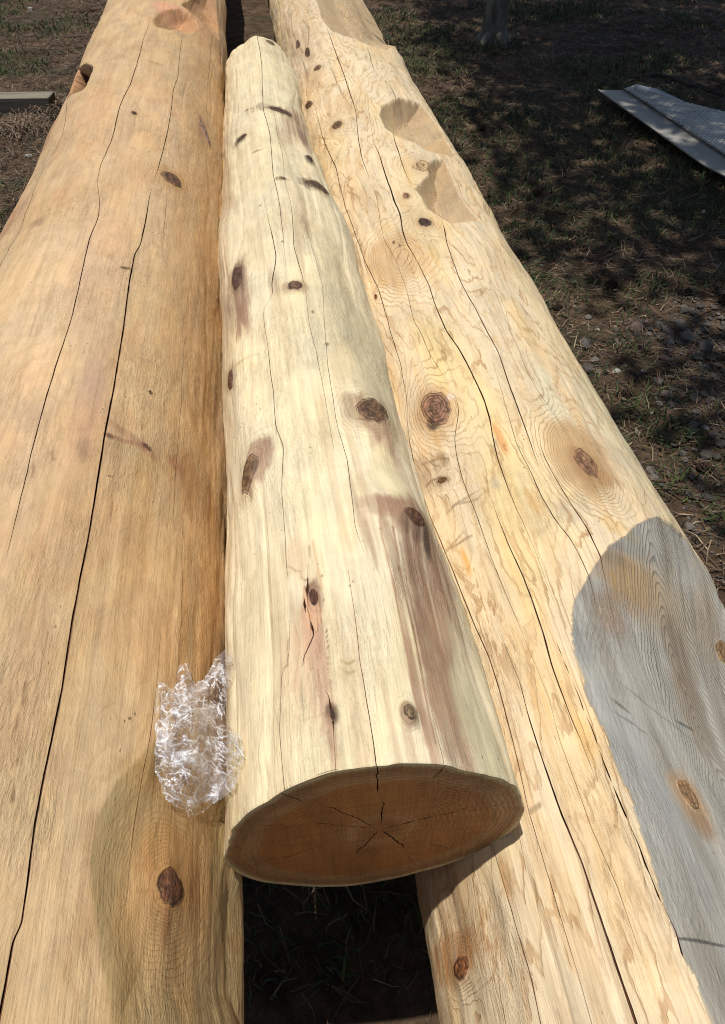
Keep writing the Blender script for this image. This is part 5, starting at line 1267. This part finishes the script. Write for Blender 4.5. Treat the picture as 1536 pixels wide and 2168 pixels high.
# ---- trees: one in view, one just outside that shades the right hand ground
M_TRUNK = m_plain('lichen_bark', (.07, .058, .044), (.26, .235, .19), (14, 14, 4), bump=1.0, bd=.012)
M_LEAF = m_attr('crown_leaf', rough=.6, var=.2, bump=0)
_t = M_LEAF.node_tree; _tr = _t.nodes.new('ShaderNodeBsdfTranslucent'); _mx = _t.nodes.new('ShaderNodeMixShader'); _mx.inputs[0].default_value = .5
_tr.inputs[0].default_value = (.24, .26, .08, 1); _o = _t.nodes['Material Output']
_t.links.new(_t.nodes['Principled BSDF'].outputs[0], _mx.inputs[1]); _t.links.new(_tr.outputs[0], _mx.inputs[2]); _t.links.new(_mx.outputs[0], _o.inputs['Surface'])
def tree(x, y, r0, H, lean, lab, crown_c, crown_r, nclump, seed, moss=False):
    r = np.random.default_rng(seed); z0 = float(gz(x, y))-.05
    root = empty('broadleaf_tree', (x, y, z0)); tag(root, lab, 'tree', 'trees standing right of the logs')
    m = MB(); zs = [0, .05, .12, .25, .6, 1.2, 2.2, 3.5, 5, 6.5, H]
    rs_ = [1.7, 1.35, 1.12, 1.0, .95, .9, .82, .7, .55, .38, .12]
    path = [(lean[0]*z+.05*math.sin(z*1.3), lean[1]*z+.04*math.sin(z*1.7+1), z) for z in zs]
    m.tube(path, [r0*q for q in rs_], 18, lump=.05); m.build('trunk', M_TRUNK, root, smooth=True)
    for i in range(5):
        a = i*1.26+r.uniform(-.3, .3); f = MB()
        f.tube([(math.cos(a)*r0*.7, math.sin(a)*r0*.7, .14), (math.cos(a)*r0*1.5, math.sin(a)*r0*1.5, .05), (math.cos(a)*r0*2.6, math.sin(a)*r0*2.6, -.03)], [r0*.42, r0*.3, r0*.08], 8)
        f.build('root', M_TRUNK, root, smooth=True)
    for i in range(9):
        z = r.uniform(3.2, H*.85); a = r.uniform(0, 6.28)
        tgt = np.array(crown_c)+r.normal(size=3)*np.array(crown_r)*.45-np.array([x, y, z0])
        p0 = np.array([lean[0]*z, lean[1]*z, z]); mid = (p0+tgt)/2+np.array([0, 0, .3]); b = MB(); b.tube([p0, mid, tgt], [r0*.4, r0*.25, .02], 7); b.build('limb', M_TRUNK, root, smooth=True)
    V, F, Cc = [], [], []; k = 0; tries = 0
    while k < nclump and tries < 20000:
        tries += 1
        q = r.normal(size=3); q /= np.linalg.norm(q); q = np.array(crown_c)+q*np.array(crown_r)*r.random()**.4
        sh = q-SUN*(q[2]-.35)/SUN[2]
        if sh[0] < 1.12+.25*r.random()+.10*max(0, sh[1]-3): continue       # unseen crown shaped for shade: only clumps whose shadow misses the logs
        k += 1; rad = r.uniform(.3, .55); n = 60
        base = r.uniform(.7, 1.2)
        P = q+r.normal(size=(n, 3))*rad*np.array([.55, .55, .35])
        A1 = r.normal(size=(n, 3)); A1 /= np.linalg.norm(A1, axis=1, keepdims=True); B1 = np.cross(A1, r.normal(size=(n, 3))); B1 /= np.linalg.norm(B1, axis=1, keepdims=True)
        l = r.uniform(.06, .10, (n, 1)); w = l*.5
        V.append(np.stack([P-A1*l, P+B1*w, P+A1*l, P-B1*w], 1).reshape(-1, 3)); 
        Cc.append(np.repeat(np.array([.045, .075, .022])*base*r.uniform(.7, 1.3, (n, 1)), 4, 0))
    V = np.concatenate(V)-np.array([x, y, z0]); F = np.arange(len(V)).reshape(-1, 4)
    mesh_np('crown', V, F, M_LEAF, root, {'tone': ('C', np.concatenate(Cc))}, smooth=False)
p = ground_at(1044, 92)
tree(p[0], p[1], .105, 8.5, (-.02, .0), 'slim tree with lichen grey bark standing beyond the dark ground', (2.9, 7.6, 6.4), (2.9, 3.9, 1.9), 400, 31)
tree(6.2, 3.2, .16, 9, (-.05, .02), 'thicker tree standing off to the right behind the metal ramp', (3.6, 3.6, 6.4), (3.2, 3.4, 1.8), 400, 32)

# ---- bearers the long logs lie on
M_BEARER = m_plain('old_bearer', (.12, .10, .075), (.2, .17, .13), (4, 40, 40))
for (x0, x1, y, h, lab) in [(-.75, -.10, -.62, .335, 'old timber block under the near end of the left log'), (.12, .80, -.62, .128, 'old timber bearer under the near end of the right log'), (-.95, -.45, 9.8, .335, 'old timber block under the far end of the left log'), (.28, .85, 9.8, .128, 'old timber bearer under the far end of the right log')]:
    m = MB(); m.box(((x0+x1)/2, y, (h-.06)/2), (x1-x0, .2, h+.06)); o = m.build('bearer', M_BEARER, bevel=.005); tag(o, lab, 'timber', 'bearers under the long logs')

# ------------------------------------------------------------------ crumpled clear plastic film
def m_film():
    t = NT('clear_plastic_film')
    t.b.inputs['Base Color'].default_value = (.93, .93, .95, 1); t.b.inputs['Roughness'].default_value = .16
    t.b.inputs['Specular IOR Level'].default_value = .9; t.b.inputs['IOR'].default_value = 1.55
    co = t.attr('film_co', 'Vector'); n = t.noise(co, 90, 4, .6, 1.0)
    n2 = t.noise(co, 22, 3, .6, .6)
    al = t.math('ADD', .0, t.math('MULTIPLY', t.ramp(n2, .46, .62), .22))
    al = t.math('ADD', al, t.math('MULTIPLY', t.attr('fold_glint'), .75), clamp=True)  # creases turned opaque white, highlights painted into the film
    t.link(al, t.b.inputs['Alpha'])
    t.link(t.bump(n, 1.0, .004), t.b.inputs['Normal'])
    gl = t.n('ShaderNodeBsdfGlossy'); gl.inputs['Roughness'].default_value = .22; gl.inputs['Color'].default_value = (.95, .95, .97, 1)
    tr = t.n('ShaderNodeBsdfTransparent')
    fr = t.n('ShaderNodeFresnel'); fr.inputs['IOR'].default_value = 1.6
    t.link(t.bump(n, 1.0, .006), gl.inputs['Normal'])
    m1 = t.n('ShaderNodeMixShader'); m1.inputs[0].default_value = .14
    t.link(tr.outputs[0], m1.inputs[1]); t.link(gl.outputs[0], m1.inputs[2])
    m2 = t.n('ShaderNodeMixShader'); t.link(al, m2.inputs[0]); t.link(m1.outputs[0], m2.inputs[1]); t.link(t.b.outputs[0], m2.inputs[2])
    t.b.inputs['Alpha'].default_value = 1.0
    for l in list(t.b.inputs['Alpha'].links): t.t.links.remove(l)
    t.link(m2.outputs[0], t.out.inputs['Surface'])
    return t.m
def film():
    M = m_film()
    root_p = None
    outline = np.array([(337, 1449), (352, 1453), (366, 1460), (374, 1436), (382, 1414), (398, 1413), (404, 1440), (414, 1456), (430, 1440), (450, 1410), (472, 1384), (488, 1394), (489, 1440), (482, 1480), (474, 1520), (490, 1545), (505, 1560), (513, 1590), (508, 1620), (500, 1650), (487, 1670), (470, 1690), (445, 1705), (420, 1718), (402, 1728), (392, 1712), (372, 1706), (352, 1688), (344, 1660), (333, 1632), (331, 1570), (330, 1500), (333, 1470)], float)
    hole = np.array([(412, 1478), (440, 1455), (462, 1440), (470, 1470), (462, 1510), (440, 1500), (422, 1492)], float)
    us = np.arange(322, 522, 4.0); vs = np.arange(1374, 1740, 4.0)
    # coarse drape over both logs
    cu = np.arange(316, 530, 14.0); cv = np.arange(1366, 1750, 14.0); CP = np.zeros((len(cv), len(cu), 3)); CT = np.zeros((len(cv), len(cu)))
    for i, v in enumerate(cv):
        for j, u in enumerate(cu):
            yl, tl, dl = LOG_L.hit(u, v); yc, tc_, dc = LOG_C.hit(u, v)
            rc = ray(u, v)/np.linalg.norm(ray(u, v))
            okc = abs(math.hypot(rc[0]*dc-LOG_C.cx(rc[1]*dc), CAMZ+rc[2]*dc-LOG_C.cz(rc[1]*dc))-LOG_C.R(rc[1]*dc)) < .01
            CT[i, j] = min(dl, dc) if okc else dl
    CT = np.minimum(CT, 1.25)
    for _ in range(2):
        Pd = np.pad(CT, 1, 'edge'); CT = .4*CT+.15*(Pd[:-2, 1:-1]+Pd[2:, 1:-1]+Pd[1:-1, :-2]+Pd[1:-1, 2:])
    def crumple(U, V, sd):
        r = np.random.default_rng(sd); h = 0; cr = np.zeros(U.shape)
        wu = (fbm(U/60, V/60, sd, 3)-.5)*60; wv = (fbm(U/60+9, V/60, sd+2, 3)-.5)*60
        for k in range(15):
            a = r.uniform(0, np.pi); f = r.uniform(.006, .034); ph = r.uniform(0, 9)
            x = ((U+wu)*math.cos(a)+(V+wv)*math.sin(a))*f+ph
            tri = np.abs((x % 2)-1); h = h+tri*.55/(f*80)*r.uniform(.4, 1)
            wd = f*r.uniform(1.0, 2.4); msk = sstep(.53, .64, fbm(U/26+k*3, V/26, sd+k, 2))
            cr = np.maximum(cr, (sstep(wd, wd*.25, tri)+sstep(1-wd, 1-wd*.25, tri))*msk)
        return h, np.clip(cr, 0, 1)
    for lay, (sd, lift, nz, sc) in enumerate(((1, .002, .0045, 1.04), (8, .006, .006, .92))):
        st = 2.0; us = np.arange(322, 522, st); vs = np.arange(1374, 1740, st)
        U, V = np.meshgrid(us, vs)
        r = np.random.default_rng(sd); U = U+r.uniform(-.45, .45, U.shape)*st; V = V+r.uniform(-.45, .45, V.shape)*st
        fi = (V-cv[0])/14; fj = (U-cu[0])/14; i0 = np.clip(fi.astype(int), 0, len(cv)-2); j0 = np.clip(fj.astype(int), 0, len(cu)-2); a_, b_ = fi-i0, fj-j0
        T = CT[i0, j0]*(1-a_)*(1-b_)+CT[i0+1, j0]*a_*(1-b_)+CT[i0, j0+1]*(1-a_)*b_+CT[i0+1, j0+1]*a_*b_
        D = (U-768)[..., None]*RT-(V-1024)[..., None]*UP+FPX*FW; D /= np.linalg.norm(D, axis=-1, keepdims=True)
        c = np.array([418, 1570])
        oc = (outline-c)*sc+c
        sdv = poly_sd(oc[:, 1], oc[:, 0], V, U)+(fbm(U/22, V/22, sd, 2)-.5)*10
        sdh = poly_sd(hole[:, 1], hole[:, 0], V, U)
        h, cr = crumple(U, V, sd); h = (h-h.min())/(h.max()-h.min())
        edge = np.clip(sdv/26, .15, 1)
        loft = .028*np.clip(sdv/60, 0, 1)*(.5+fbm(U/50, V/50, sd+4, 2))
        off = lift+loft*(.5+.5*lay/2)+h*.030*edge
        nrm = np.array([.25, -.25, .93]); nrm /= np.linalg.norm(nrm)
        P = np.array([0, 0, CAMZ])+D*T[..., None]+nrm*off[..., None]
        ins = sdv > 0
        if lay > 0: ins &= sdh < 0
        nr, nc = U.shape; ix = np.arange(nr*nc).reshape(nr, nc)
        q = np.stack([ix[:-1, :-1], ix[:-1, 1:], ix[1:, 1:], ix[1:, :-1]], -1).reshape(-1, 4)
        q = q[ins.ravel()[q].all(1)]
        F = np.concatenate([q[:, [0, 1, 2]], q[:, [0, 2, 3]]])
        lap = np.abs(h-np.roll(h, 1, 0))+np.abs(h-np.roll(h, 1, 1))
        fold_glint = np.clip(cr*(.5+.8*fbm(U/14, V/14, sd+9, 2))+np.clip(1-sdv/5, 0, 1)*.25, 0, 1)
        fc = np.stack([U/2000, V/2000, 0*U], -1).reshape(-1, 3)
        parts.append((P.reshape(-1, 3), F, fold_glint.ravel(), fc))
parts = []
film()
V = np.concatenate([p[0] for p in parts]); off = np.cumsum([0]+[len(p[0]) for p in parts]); F = np.concatenate([p[1]+off[i] for i, p in enumerate(parts)])
o = mesh_np('plastic_wrap', V, F, m_film(), None, {'fold_glint': ('F', np.concatenate([p[2] for p in parts])), 'film_co': ('V', np.concatenate([p[3] for p in parts]))}, smooth=False)
tag(o, 'crumpled sheet of clear shiny plastic film lying on the left log', 'plastic film')

# ---- torn slivers in the ragged split of the centre log
for (u, v, du, dv, tilt) in [(666, 1318, 5, 16, .004), (652, 1312, 3, 26, .006), (676, 1296, 3, 20, .003), (645, 1262, 3, 22, .004)]:
    e = Ell(LOG_C, u, v, du, dv); n = 5; V = []
    for i in range(n):
        q = -1+2*i/(n-1); wv = (1-.75*q*q)*e.sa*(1+.2*math.sin(i*7+u)); y = e.y0+q*e.sy
        for sx, of in ((-1, -.002), (-1, .0012+tilt*(q*.5+.5)), (1, .0012+tilt*(q*.5+.5)), (1, -.002)):
            V.append(LOG_C.point(np.array(y), np.array(e.t0+sx*wv/LOG_C.Rref), of))
    V = np.array(V); F = [[i*4+j, i*4+(j+1) % 4, (i+1)*4+(j+1) % 4, (i+1)*4+j] for i in range(n-1) for j in range(4)]+[[0, 1, 2, 3], [16, 17, 18, 19]]
    co = np.stack([V[:, 0], V[:, 1], V[:, 2]], -1)
    mesh_np('splinter', V, np.array(F), M_CENTRE, rootC, {'tone': ('C', np.tile(A(220, 176, 136), (len(V), 1))), 'ring': ('F', np.zeros(len(V))), 'ring_amount': ('F', np.zeros(len(V))), 'wood_co': ('V', co)}, smooth=False)
